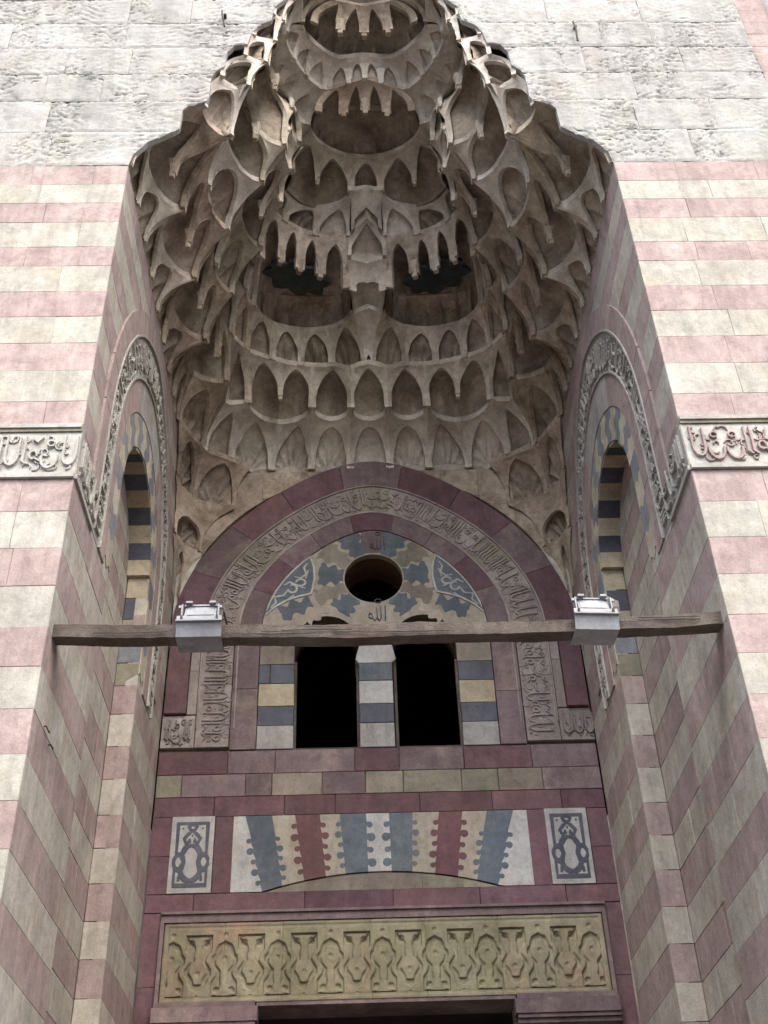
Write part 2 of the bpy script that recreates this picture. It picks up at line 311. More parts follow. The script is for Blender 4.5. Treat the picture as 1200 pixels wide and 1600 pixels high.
# ------------------------------------------------------------------ facade, carved upper part round the stepped hood opening
OUTL = [(2.5, 11.82), (2.47, 12.0), (2.34, 12.22), (2.10, 12.40), (2.03, 12.47), (2.02, 12.80), (1.97, 12.88), (1.78, 12.97), (1.755, 13.05), (1.75, 13.44), (1.71, 13.56), (1.62, 13.65), (1.60, 13.95), (1.53, 14.08),
        (1.38, 14.12), (1.34, 14.36), (1.27, 14.52), (1.12, 14.64), (1.09, 14.95), (0.98, 15.10), (0.92, 15.3), (0.86, 15.62), (0.74, 16.0), (0.62, 16.5), (0.42, 17.1), (0.2, 17.6), (0.001, 17.9), (0.0, 19.2)]
def outx(z):
    zs = [p[1] for p in OUTL]; xs = [p[0] for p in OUTL]; return float(np.interp(z, zs, xs))
up = root('facade_wall', 'weathered pale wall of carved blocks above and around the stalactite hood', 'wall')
def carved_block(xa, xb, z0, z1, seed, m='carved', side=1, inner=False, relief=True, parent=up):
    g_ = 0.0015; nz_ = max(6, int((z1 - z0) / 0.019)); nx_ = max(6, int(abs(xb - xa) / 0.021)); pf = random.uniform(-0.002, 0.003)
    zz = np.linspace(z0 + g_, z1 - g_, nz_ + 1)
    if inner: zz = np.array(sorted(set(list(zz) + [p[1] for p in OUTL if z0 + g_ < p[1] < z1 - g_])))
    rows = []
    S = np.linspace(0, 1, nx_ + 1)
    for z in zz:
        xi = (outx(z) if inner else xa + g_); rows.append(xi + (xb - g_ - xi) * S)
    X = np.array(rows); Zg = np.repeat(zz[:, None], nx_ + 1, 1)
    H = (arabesque(X + seed * 3.7, Zg, 3) if relief else 0.004 * nfield(X, Zg, 20, 5)) + pf
    ev = np.minimum(np.minimum((Zg - z0), (z1 - Zg)), np.minimum((X - X[:, :1]), (X[:, -1:] - X)) + g_)
    H = H - 0.006 * np.exp(-(np.clip(ev - g_, 0, 1) / 0.008))
    fr = relief and random.random() < 0.6
    if fr: H = H + 0.006 * np.exp(-((ev - 0.05) / 0.012) ** 2)
    mb = MB(); Y = -H
    pts = [[(side * X[i, j], Y[i, j], Zg[i, j]) for j in range(nx_ + 1)] for i in range(len(zz))]
    grid(mb, pts, flip=(side < 0))
    # sides
    D = 0.06
    for e in (0, nx_): grid(mb, [[p[e], (p[e][0], D, p[e][2])] for p in pts], flip=(side > 0) == (e == 0))
    for e in (0, -1): grid(mb, [[p, (p[0], D, p[2])] for p in pts[e]], flip=(side > 0) != (e == 0))
    return mb.obj('carved_block' if relief else 'stone_block', m, parent, smooth=50)
ZT = [11.82, 12.40, 12.97, 13.50, 14.03, 14.56, 15.10, 15.65, 16.2, 16.8, 17.4, 18.0, 19.2]
sd = 0
for side in (-1, 1):
    for i in range(len(ZT) - 1):
        z0, z1 = ZT[i], ZT[i + 1]; x = max(outx(z0), outx(z1)); lim = 6.6
        stop = 4.45 if (side > 0 and z0 > 12.9) else lim
        inner = True; xs = outx(z0)
        while xs < stop - 0.01:
            w_ = random.uniform(0.55, 1.35)
            if stop - xs - w_ < 0.4: w_ = stop - xs
            sd += 1; carved_block(xs, xs + w_, z0, z1, sd, side=side, inner=inner, relief=z1 < 17.5); inner = False; xs += w_
        if stop < lim:
            for k in range(2): 
                block(FRONT, 4.45, 4.80, z0 + k * (z1 - z0) / 2, z0 + (k + 1) * (z1 - z0) / 2, 'pink', up, h=0.0)
            carved_block(4.80, 6.6, z0, z1, sd + 50, side=side, relief=False)
core = MB()
for side in (-1, 1):
    for i in range(len(OUTL) - 1):
        (xa, za), (xb, zb) = OUTL[i], OUTL[i + 1]
        if zb - za < 1e-4: continue
        o_ = [(side * (xa + 0.05), 0.025, za), (side * 6.6, 0.025, za), (side * 6.6, 0.025, zb), (side * (xb + 0.05), 0.025, zb)]
        core.add(o_, [(0, 1, 2, 3)] if side > 0 else [(3, 2, 1, 0)])
core.box(-6.6, 6.6, 0.5, 0.6, 19.2, 19.6)
core.obj('mortar_bed', 'mortar', up)
for (x, z0, z1, bend, lab) in ((-1.675, 14.41, 14.76, 0.05, 'thin bent iron pin sticking out of the carved wall left of the hood top'), (2.42, 14.08, 14.50, 0.0, 'thin straight iron pin sticking out of the carved wall right of the hood')):
    mb = MB(); pr = [(x + bend * -0.5, z1), (x - bend * 0.3, (z0 + z1) / 2 + 0.03), (x + bend * 0.4, z0)]
    for a, b in zip(pr, pr[1:]):
        r = 0.009; mb.add([(p[0] + dx * r, -0.05 + dy * r - (0.03 if p is pr[1] else 0), p[1]) for p in (a, b) for dx, dy in ((-1, -1), (1, -1), (1, 1), (-1, 1))], [(0, 1, 5, 4), (1, 2, 6, 5), (2, 3, 7, 6), (3, 0, 4, 7), (0, 3, 2, 1), (4, 5, 6, 7)])
    zm = z0 + (z1 - z0) * 0.75; mb.box(x - 0.004, x + 0.03, -0.06, 0.03, zm - 0.01, zm + 0.012)
    o = mb.obj('iron_pin', 'iron'); o['label'] = lab; o['category'] = 'iron pin'

# ------------------------------------------------------------------ jamb walls
YC, NH, Y0N, Y1N, ND, ZS = 2.42, 0.90, 1.50, 3.32, 0.24, 9.0
def ell(W_, H_, th):      # pointed, stilted arch outline; th 0..pi
    c, s = math.cos(th), math.sin(th)
    return (YC + W_ * c, ZS + H_ * (s * 0.94 + 0.06 * (1 - abs(c)) ** 1.5))
def openhw(z):
    if z <= ZS: return NH
    t = (z - ZS) / 1.05
    return 0.98 * math.sqrt(max(0, 1 - min(t, 1) ** 2))
def jamb(P, side, lab):
    w = root('jamb_wall', lab, 'wall')
    core = MB()
    dsp = (lambda a, b, c, d, hh: [P(a, c, hh), P(b, c, hh), P(b, d, hh), P(a, d, hh)])
    fl = P.flip()
    def q(a, b, c, d, hh): core.add(dsp(a, b, c, d, hh), [(3, 2, 1, 0)] if fl else [(0, 1, 2, 3)])
    q(0.012, Y0N, 0, Z0, -0.012); q(Y1N, BACKY, 0, Z0, -0.012); q(Y0N, Y1N, ZS + 1.0, Z0, -0.012)
    q(Y0N - 0.1, Y1N + 0.1, 0, ZS + 1.2, -ND - 0.012)
    core.obj('mortar_bed', 'mortar', w)
    courses = [(ZC[i], ZC[i + 1], low_mat(i, 'jcream', 'jpink')) for i in range(len(ZC) - 1)]
    courses += [(7.65, 7.94, 'jcream'), (7.94, 8.23, 'jpink')]
    courses += [(ZU[i], ZU[i + 1], up_mat(i, 'jcream', 'jpink')) for i in range(len(ZU) - 1)]
    courses = [(i * 0.65, i * 0.65 + 0.65, 'jcream' if i % 2 else 'jpink') for i in range(4)] + courses
    for (z0, z1, m) in courses:
        if z1 <= ZS:
            course(P, 0.014, Y0N, z0, z1, m, w, 0.5, 0.9); course(P, Y1N, BACKY - 0.01, z0, z1, m, w, 0.45, 0.8)
        else:
            # hole edge follows the arch; blocks as small polygons
            hw0, hw1 = openhw(z0), openhw(z1)
            if hw0 < 0.02: course(P, 0.014, BACKY - 0.01, z0, z1, m, w, 0.5, 0.95); continue
            zz = np.linspace(z0, z1, 5)
            for sgn in (-1, 1):
                edge = [(YC + sgn * openhw(z), z) for z in zz]
                far = 0.014 if sgn < 0 else BACKY - 0.01; mid = YC + sgn * 1.25
                pts = [(mid, z0 + .004)] + [(e[0], min(max(e[1], z0 + .004), z1 - .004)) for e in edge] + [(mid, z1 - .004)]
                ngon(P, pts, m, w, 'stone_block', 0.0, 0.12)
                course(P, min(mid, far), max(mid, far), z0, z1, m, w, 0.45, 0.8)
    # niche: back wall, near and far reveals
    NB = Plane(P(0, 0, -ND), P.U, P.V, P.N)
    RV = Plane(P(Y1N, 0, 0), -P.N, P.V, -P.U)      # faces the street; u = depth into wall
    RN = Plane(P(Y0N, 0, 0), -P.N, P.V, P.U)
    cs2 = [c for c in courses if c[1] <= 7.7]
    z = 7.65; k = 0
    while z < 10.2: cs2.append((z, z + 0.27, (('ochre', 'navy', 'tan', 'navy') if z > 8.4 else ('tan', 'jblue', 'tan', 'jblue'))[k % 4])); z += 0.27; k += 1
    for (z0, z1, m) in cs2:
        course(NB, Y0N - 0.03, Y1N + 0.03, z0, z1, m if z0 < 7.6 else ('jcream' if m != 'navy' else 'jpink'), w, 0.5, 0.9, gap=0.003)
        if z0 < ZS + 0.7:
            block(RV, 0.0, ND - 0.004, z0, z1, m, w, depth=0.1, gap=0.003); block(RN, 0.0, ND - 0.004, z0, z1, m if z0 < 7.6 else 'jcream', w, depth=0.1, gap=0.003)
    # rings: joggled voussoirs, grey band, inscription band, outer red band
    def rect_leg(y0, y1, z0, z1, m, h, name, lo=0.5, hi=0.8, par=w):
        z = z0
        while z < z1 - 0.01:
            hgt = random.uniform(lo, hi)
            if z1 - z - hgt < lo * 0.5: hgt = z1 - z
            block(P, min(y0, y1), max(y0, y1), z, z + hgt, m, par, h=h, depth=0.1, gap=0.002, bev=0.003, jit=0.001, name=name); z += hgt
    def ringpiece(Wa, Ha, Wb, Hb, t0, t1, m, h, name, depth=0.1, par=w, n=4):
        pts = [ell(Wa, Ha, t0 + (t1 - t0) * i / n) for i in range(n + 1)] + [ell(Wb, Hb, t1 + (t0 - t1) * i / n) for i in range(n + 1)]
        ngon(P, pts, m, par, name, h, depth)
    # voussoirs with wavy joints, running down the legs
    NV = 15
    def jog(t, r, amp):     # joint angle waves with radius
        return t + amp * math.sin(r * 2 * PI * 1.5)
    for i in range(NV):
        t0, t1 = PI * i / NV, PI * (i + 1) / NV; rr = [k / 10 for k in range(11)]
        wv = lambda r: (0.885 + (1.17 - 0.885) * r, 0.86 + (1.27 - 0.86) * r)
        a0 = 0 if i == 0 else 0.045; a1 = 0 if i == NV - 1 else 0.045
        pts = [ell(*wv(r), jog(t0, r, a0)) for r in rr] + [ell(*wv(r), jog(t1, r, a1)) for r in rr[::-1]]
        ngon(P, pts, 'jblue' if i % 2 else 'jochre', w, 'arch_voussoir', 0.010, ND + 0.0)
    for sgn in (-1, 1):
        z = ZS; k = 0
        while z > 7.8:
            z2 = z - 0.30; y0, y1 = YC + sgn * 0.912, YC + sgn * 1.17; rr = [j / 8 for j in range(9)]
            f = lambda zz, amp: [(y0 + (y1 - y0) * r, zz + amp * math.sin(r * 3 * PI)) for r in rr]
            ngon(P, f(z, 0 if k == 0 else 0.035) + f(z2, 0.035)[::-1], 'jblue' if k % 2 == 0 else 'jochre', w, 'arch_voussoir', 0.010, 0.1); z = z2; k += 1
    for i in range(13):
        t0, t1 = PI * i / 13, PI * (i + 1) / 13
        pts = [ell(0.85, 0.825, t0 + (t1 - t0) * j / 3) for j in range(4)] + [ell(0.886, 0.862, t1 + (t0 - t1) * j / 3) for j in range(4)]
        ngon(P, pts, 'navy' if i % 2 else 'ochre', w, 'soffit_stone', 0.002, ND + 0.01)
    gb = link('grey_band', mesh('grey_band', [(0, 0, 0)], []), 'grey', w)
    N2 = 9
    for i in range(N2): ringpiece(1.175, 1.275, 1.42, 1.73, PI * i / N2 + 0.002, PI * (i + 1) / N2 - 0.002, 'grey' if i in (3, 4, 5) else 'jpink', 0.016, 'arch_stone')
    for i in range(12): ringpiece(1.425, 1.735, 1.70, 2.34, PI * i / 12 + 0.001, PI * (i + 1) / 12 - 0.001, 'jband', 0.006, 'inscription_stone', n=3)
    for i in range(12): ringpiece(1.705, 2.345, 1.95, 2.65, PI * i / 12 + 0.003, PI * (i + 1) / 12 - 0.003, 'jpink', 0.022, 'arch_stone', n=3)
    for sgn in (-1, 1):
        rect_leg(YC + sgn * 1.175, YC + sgn * 1.42, 7.70, ZS, 'jpink', 0.016, 'arch_stone')
        rect_leg(YC + sgn * 1.425, YC + sgn * 1.70, 7.70, ZS, 'jband', 0.006, 'inscription_stone')
        rect_leg(YC + sgn * 1.705, YC + sgn * 1.95, 8.0, ZS, 'jpink', 0.022, 'arch_stone')
    bpy.data.objects.remove(gb)
    # thin mouldings beside the inscription
    mo = MB()
    for (W_, H_) in ((1.425, 1.735), (1.70, 2.34)):
        pp = [(YC - W_, 7.7)] + [ell(W_, H_, PI - PI * i / 40) for i in range(41)] + [(YC + W_, 7.7)]
        ribbon(mo, P, pp, 0.03, 0.0, 0.034)
    mo.obj('arch_moulding', 'jband', w)
    # carved letters following the band: near leg, arch, far leg
    cl = []; 
    for i in range(31): cl.append((YC - 1.56, 7.72 + (ZS - 7.72) * i / 30))
    cl += [ell(1.56, 2.03, PI - PI * i / 60) for i in range(1, 61)]
    for i in range(1, 31): cl.append((YC + 1.56, ZS - (ZS - 7.72) * i / 30))
    ds = [0.0]
    for a, b in zip(cl, cl[1:]): ds.append(ds[-1] + math.hypot(b[0] - a[0], b[1] - a[1]))
    ca = np.array(cl); ds = np.array(ds)
    def bandf(s, t, h):
        y = np.interp(s, ds, ca[:, 0]); z = np.interp(s, ds, ca[:, 1]); e = 0.02
        dy = np.interp(s + e, ds, ca[:, 0]) - np.interp(s - e, ds, ca[:, 0]); dz = np.interp(s + e, ds, ca[:, 1]) - np.interp(s - e, ds, ca[:, 1]); l = math.hypot(dy, dz) or 1
        wf = np.interp(z, [ZS, ZS + 2.3], [0.24, 0.50]) ; tt = (t / 0.5 - 0.5) * wf
        return P(y - dz / l * tt, z + dy / l * tt, h)
    lt = MB(); lettering(lt, ds[-1], bandf, 0.5, 0.0, 0.03, seed=31 + side, dens=1.5)
    lt.obj('inscription_lettering', 'jband', w)
    # frieze turning the corner from the facade
    ft = MB(); 
    for (a, b, c, d, hh) in ((0.004, 0.70, 7.69, 8.15, 0.008), (0.0, 0.7, 7.655, 7.70, 0.024)): ft.add([P(a, c, hh), P(b, c, hh), P(b, d, hh), P(a, d, hh), P(a, c, -.05), P(b, c, -.05), P(b, d, -.05), P(a, d, -.05)], fixf([(0, 1, 2, 3), (0, 4, 5, 1), (1, 5, 6, 2), (2, 6, 7, 3), (3, 7, 4, 0)], P))
    fo = ft.obj('inscription_frieze', 'jband', w)
    lt = MB(); lettering(lt, 0.66, (lambda s, t, h: P(0.02 + s, 7.71 + t, h)), 0.43, 0.008, 0.035, seed=50 + side); lt.obj('inscription_lettering', 'jband', fo)
    # corner roll and dark settlement crack below the hood
    return w
jamb(JL, -1, 'striped side wall of the recess on the left with a tall arched niche')
jamb(JR, 1, 'striped side wall of the recess on the right with a tall arched niche')

# ------------------------------------------------------------------ back wall
bw = root('back_wall', 'dark red banded rear wall of the portal with round window and door lintel', 'wall')
BC = 9.33
def bell(r, th):    # slightly pointed round arch
    c, s = math.cos(th), math.sin(th); k = 1 - 0.045 * abs(math.sin(2 * th)) ** 1.3
    return (r * c * k, BC + r * s * k * 1.0 + 0.05 * r * max(0, s) ** 12)
def ring(r0, r1, n, m, name, h, depth=0.12, off=0.0, mlist=None, par=bw, g_=0.0015):
    for i in range(n):
        a0, a1 = PI * i / n + g_, PI * (i + 1) / n - g_; k = 5
        pts = [bell(r0, a0 + (a1 - a0) * j / k) for j in range(k + 1)] + [bell(r1, a1 + (a0 - a1) * j / k) for j in range(k + 1)]
        ngon(BACK, pts, mlist[i % len(mlist)] if mlist else m, par, name, h + random.uniform(-.002, .002), depth)
ring(2.10, 2.49, 9, 'red', 'arch_voussoir', 0.030, mlist=['red', 'redpale', 'red'])
ring(1.66, 2.095, 13, 'band', 'inscription_stone', 0.006, mlist=['band', 'band', 'tan', 'band'])
ring(1.385, 1.655, 9, 'redpale', 'arch_voussoir', 0.018, mlist=['redpale', 'red', 'redpale'])
mo = MB()
for r in (1.66, 2.09):
    ribbon(mo, BACK, [(r if True else 0, 7.95)] + [bell(r, PI * i / 60) for i in range(61)] + [(-r, 7.95)], 0.028, 0.0, 0.026)
mo.obj('arch_moulding', 'band', bw)
for sg in (-1, 1):
    a = lambda x0, x1: (min(sg * x0, sg * x1), max(sg * x0, sg * x1))
    def leg(x0, x1, z0, z1, m, h, lo=0.5, hi=0.9, name='stone_block'):
        z = z0; u0, u1 = a(x0, x1)
        while z < z1 - 0.01:
            hh = random.uniform(lo, hi)
            if z1 - z - hh < lo * 0.5: hh = z1 - z
            block(BACK, u0, u1, z, z + hh, m, bw, h=h, gap=0.002, bev=0.004, jit=0.001, name=name); z += hh
    leg(2.22, 2.47, 8.14, BC, 'red', 0.05, 0.8, 1.2)
    leg(1.71, 2.10, 7.72, BC, 'band', 0.006, name='inscription_stone')
    leg(1.40, 1.70, 7.68, BC, 'redpale', 0.016)
    u0, u1 = a(2.105, 2.49); block(BACK, u0, u1, 7.72, 8.13, 'band', bw, h=0.006, gap=0.002, jit=0.001, name='inscription_stone')
    leg(2.105, 2.215, 8.14, BC, 'band', 0.008)
    for z0, z1, m in ((7.68, 7.98, 'grey'), (7.98, 8.23, 'navy'), (8.23, 8.53, 'ochre'), (8.53, 8.79, 'navy'), (8.79, 9.05, 'tan'), (9.05, 9.33, 'tan')):
        u0, u1 = a(0.975, 1.395)
        if m == 'navy' and sg < 0 and z0 > 8.4:
            block(BACK, u0, u0 + 0.13, z0, z1, m, bw, h=0.006, gap=0.003); block(BACK, u0 + 0.13, u1, z0, z1, m, bw, h=0.006, gap=0.003)
        else: block(BACK, u0, u1, z0, z1, m, bw, h=0.006, gap=0.003)
# lettering of the great arch and its legs
cl = [(-1.88, 7.75 + (BC - 7.75) * i / 30) for i in range(31)] + [bell(1.88, PI - PI * i / 80) for i in range(1, 81)] + [(1.88, BC - (BC - 7.75) * i / 30) for i in range(1, 31)]
ca = np.array(cl); ds = np.concatenate([[0], np.cumsum(np.hypot(np.diff(ca[:, 0]), np.diff(ca[:, 1])))])
def bandb(s, t, h):
    x = np.interp(s, ds, ca[:, 0]); z = np.interp(s, ds, ca[:, 1]); e = 0.03
    dx = np.interp(s + e, ds, ca[:, 0]) - np.interp(s - e, ds, ca[:, 0]); dz = np.interp(s + e, ds, ca[:, 1]) - np.interp(s - e, ds, ca[:, 1]); l = math.hypot(dx, dz) or 1
    return BACK(x - dz / l * (t - 0.19), z + dx / l * (t - 0.19), h)
lt = MB(); lettering(lt, ds[-1], bandb, 0.38, 0.003, 0.022, seed=77, dens=1.15); lt.obj('inscription_lettering', 'band', bw)
lt = MB()
for sg in (-1, 1):
    x0 = 2.12 if sg > 0 else -2.47
    lettering(lt, 0.36, (lambda s, t, h, x0=x0: BACK(x0 + s, 7.74 + t, h)), 0.36, 0.004, 0.03, seed=80 + sg, pad=0.02)
lt.obj('inscription_lettering', 'band', bw)
# tympanum slab with round window and the two window heads
def winoutline(cx, n=16): return [(cx - 0.375, 8.6), (cx - 0.375, 8.95)] + [(cx + 0.40 * math.cos(PI - PI * i / n), 8.98 + 0.47 * math.sin(PI * i / n)) for i in range(n + 1)] + [(cx + 0.375, 8.95), (cx + 0.375, 8.6)]
circ = [(0.37 * math.cos(2 * PI * i / 48), 10.03 + 0.37 * math.sin(2 * PI * i / 48)) for i in range(48)]
head = []
for cx in (-0.595, 0.595):
    pass
outer = [(-1.38, 9.05), (-0.99, 9.05)] + [(-0.595 + 0.395 * math.cos(PI - PI * i / 16), 9.05 + 0.42 * math.sin(PI * i / 16)) for i in range(17)] + \
        [(0.595 + 0.395 * math.cos(PI - PI * i / 16), 9.05 + 0.42 * math.sin(PI * i / 16)) for i in range(17)] + [(1.38, 9.05)] + [bell(1.38, PI * i / 48) for i in range(49)]
tym = holed(BACK, outer, [circ], 'paleint', bw, 'tympanum_slab', h=0.0, depth=0.40)
# blue joggled inlay round the oculus
def blob(cx, cz, w_, h_, rot, seed, m='blue', h=0.004, n=56):
    rs = random.Random(seed); k = rs.choice((5, 6, 7)); ph = rs.uniform(0, 6); pts = []
    for i in range(n):
        t = 2 * PI * i / n; sq = (abs(math.cos(t)) ** 5 + abs(math.sin(t)) ** 5) ** (-1 / 5)
        r = sq * (1 + 0.13 * math.sin(k * t + ph) * (1 if math.sin(k * t + ph) > 0 else 0.5) + rs.uniform(-.025, .025))
        x, z = w_ / 2 * r * math.cos(t), h_ / 2 * r * math.sin(t)
        pts.append((cx + x * math.cos(rot) - z * math.sin(rot), cz + x * math.sin(rot) + z * math.cos(rot)))
    pts = [p for p in pts]
    ngon(BACK, pts, m, bw, 'inlay_piece', h, 0.02)
def sector(a0, a1, r0, r1, m='blue', h=0.004, seed=0, n=26, amp=0.032, sx=1):
    rs = random.Random(seed); ph = rs.uniform(0, 6); L_ = []
    def edge(a, sgn):
        out = []
        for i in range(n + 1):
            r = r0 + (r1 - r0) * i / n; w_ = math.sin(i / n * PI) ** 0.3
            k = math.sin(i / n * 2 * PI * 2.2 + ph + sgn); out.append((a + sgn * amp / r * (k + 0.12 * math.sin(i / n * 31 + ph)) * w_, r))
        return out
    p = edge(a0, 1) + [(a0 + (a1 - a0) * i / 8, r1 + rs.uniform(-.012, .012)) for i in range(1, 8)] + edge(a1, -1)[::-1] + [(a1 + (a0 - a1) * i / 8, r0) for i in range(1, 8)]
    ngon(BACK, [(sx * r * math.cos(t), 10.03 + r * math.sin(t)) for t, r in p], m, bw, 'inlay_piece', h, 0.02)
R2 = math.radians
for sg in (-1, 1):
    sector(R2(52), R2(76), 0.385, 0.74, seed=1, sx=sg); sector(R2(-8), R2(20), 0.385, 0.70, seed=2, sx=sg); sector(R2(-62), R2(-34), 0.385, 0.66, seed=3, sx=sg)
    sector(R2(24), R2(47), 0.385, 0.80, 'tan', 0.003, seed=4, sx=sg, amp=0.03); sector(R2(-31), R2(-12), 0.385, 0.78, 'tan', 0.003, seed=5, sx=sg, amp=0.03)
    sector(R2(-29), R2(-19), 0.86, 1.27, 'blue', 0.004, seed=6, sx=sg, amp=0.04); sector(R2(-41), R2(-33), 0.72, 1.05, 'paleint', 0.004, seed=7, sx=sg, amp=0.03)
# the two small words in relief above and below the round window
def word(cx, cz, s):
    mb = MB(); R = lambda p, w_=0.016: ribbon(mb, BACK, [(cx + a * s, cz + b * s) for a, b in p], w_, 0.002, 0.014)
    R([(0.42, 0.45), (0.42, -0.35)]); R([(0.22, 0.45), (0.22, -0.2), (0.14, -0.36), (0.05, -0.2), (0.02, 0.4)]); R([(0.02, -0.2), (-0.06, -0.36), (-0.16, -0.2)])
    R([(-0.16, -0.2), (-0.2, 0.02), (-0.32, 0.05), (-0.34, -0.15), (-0.22, -0.22), (-0.16, -0.2)]); R(arcp(0.1, 0.72, 0.16, 0.1, 0, 2 * PI, 10), 0.010)
    mb.obj('carved_word', 'navy', bw)
word(0.05, 10.55, 0.24); word(0.02, 9.48, 0.27)
ngon(BACK, [(-0.16, 10.42), (0.2, 10.42), (0.18, 10.83), (-0.14, 10.83)], 'redpale', bw, 'inlay_piece', 0.001 + 0.001, 0.01)
# curved white bordered corner inlays with scrollwork
for sg in (-1, 1):
    edge = [bell(1.37, t) for t in np.linspace(0.16, 0.93, 14)]; edge = [(sg * x, z) for x, z in edge]
    inner = [(0.80, 10.36), (0.755, 10.2), (0.745, 10.03), (0.77, 9.87), (0.79, 9.80), (0.95, 9.76), (1.10, 9.70), (1.25, 9.60), (1.34, 9.5)]
    inner = [(sg * x, z) for x, z in inner]
    ngon(BACK, edge + inner, 'blue', bw, 'inlay_piece', 0.006, 0.02)
    mb = MB(); ribbon(mb, BACK, inner, 0.036, 0.0, 0.014); ribbon(mb, BACK, edge, 0.028, 0.0, 0.013); mb.obj('inlay_border', 'white', bw)
    mb = MB(); R = lambda p, w_=0.03: ribbon(mb, BACK, [(sg * a, b) for a, b in p], w_, 0.004, 0.012, taper=0.9)
    R([(0.84, 10.27), (0.88, 10.2), (0.85, 10.10), (0.92, 10.04), (1.0, 10.06)], 0.028); R(arcp(0.92, 9.97, 0.06, 0.05, 0, 5.5, 10), 0.03)
    R([(1.29, 9.60), (1.22, 9.68), (1.24, 9.76), (1.13, 9.78), (1.08, 9.86)], 0.028); R(arcp(1.02, 9.88, 0.055, 0.06, 1, 6.2, 10), 0.03); R([(0.86, 9.88), (0.97, 9.93), (1.06, 9.98), (1.13, 9.93)], 0.03)
    R([(0.83, 10.16), (0.86, 10.03)], 0.02); R([(1.12, 9.68), (1.0, 9.78)], 0.022); mb.obj('inlay_scroll', 'white', bw)
# oculus lining and window reveals
mb = MB(); n = 48
for i in range(n):
    a0, a1 = 2 * PI * i / n, 2 * PI * (i + 1) / n; r0, r1 = 0.372, 0.36
    mb.add([(r0 * math.cos(a0), BACKY + 0.004, 10.03 + r0 * math.sin(a0)), (r0 * math.cos(a1), BACKY + 0.004, 10.03 + r0 * math.sin(a1)), (r1 * math.cos(a1), BACKY + 0.55, 10.03 + r1 * math.sin(a1)), (r1 * math.cos(a0), BACKY + 0.55, 10.03 + r1 * math.sin(a0))], [(0, 1, 2, 3)])
mb.obj('oculus_lining', 'brown', bw, smooth=40)
for cx in (-0.595, 0.595):
    pr = [(cx - 0.395, 7.68), (cx - 0.395, 9.05)] + [(cx + 0.395 * math.cos(PI - PI * i / 16), 9.05 + 0.42 * math.sin(PI * i / 16)) for i in range(1, 16)] + [(cx + 0.395, 9.05), (cx + 0.395, 7.68)]
    mb = MB(); grid(mb, [[(p[0], BACKY + 0.005, p[1]), (p[0], BACKY + 0.5, p[1])] for p in pr]); mb.obj('window_reveal', 'brown', bw)
    fr = MB()
    for x0, x1 in ((cx - 0.39, cx - 0.355), (cx + 0.355, cx + 0.39)): fr.box(x0, x1, BACKY + 0.06, BACKY + 0.14, 7.69, 8.86)
    fr.box(cx - 0.354, cx + 0.354, BACKY + 0.065, BACKY + 0.135, 7.69, 7.72)
    fr.obj('window_frame', 'wood', bw)
# mullion
for z0, z1, m in ((7.68, 7.99, 'grey'), (7.99, 8.24, 'navy'), (8.24, 8.55, 'white'), (8.55, 8.79, 'blue'), (8.79, 9.04, 'white')):
    q = [(-0.21, z0 + .003), (0.19, z0 + .003), (0.19, z1 - .003), (-0.21, z1 - .003)] if z1 < 9.0 else [(-0.21, z0), (0.19, z0), (0.24, z0 + .05), (0.2, z1), (-0.2, z1), (-0.25, z0 + .05)]
    block(BACK, 0, 0, 0, 0, m, bw, h=0.006, depth=0.4, quad=q, bev=0.006, jit=0.001)
# courses below the windows
def courses(z0, z1, x0, x1, ms, lo, hi, h=0.0):
    x = x0; k = 0
    while x < x1 - 0.01:
        w_ = random.uniform(lo, hi)
        if x1 - x - w_ < lo * 0.6: w_ = x1 - x
        block(BACK, x, x + w_, z0, z1, random.choice(ms), bw, h=h, gap=0.003, bev=0.005, jit=0.002); x += w_
courses(7.39, 7.675, -2.49, 2.49, ['redpale', 'red'], 0.4, 1.0)
courses(7.12, 7.39, -2.49, 2.49, ['tan', 'tan', 'redpale', 'tan', 'tan'], 0.28, 0.75)
courses(6.89, 7.12, -2.49, 2.49, ['red'], 0.5, 1.1)
for sg in (-1, 1):
    a = lambda x0, x1: (min(sg * x0, sg * x1), max(sg * x0, sg * x1))
    u0, u1 = a(1.605, 1.80); block(BACK, u0, u1, 6.04, 6.89, 'red', bw, gap=0.002)
    u0, u1 = a(2.27, 2.49); block(BACK, u0, u1, 6.04, 6.45, 'red', bw, gap=0.002); block(BACK, u0, u1, 6.45, 6.89, 'red', bw, gap=0.002)
courses(5.845, 6.04, -2.49, 2.49, ['red'], 0.5, 1.2)
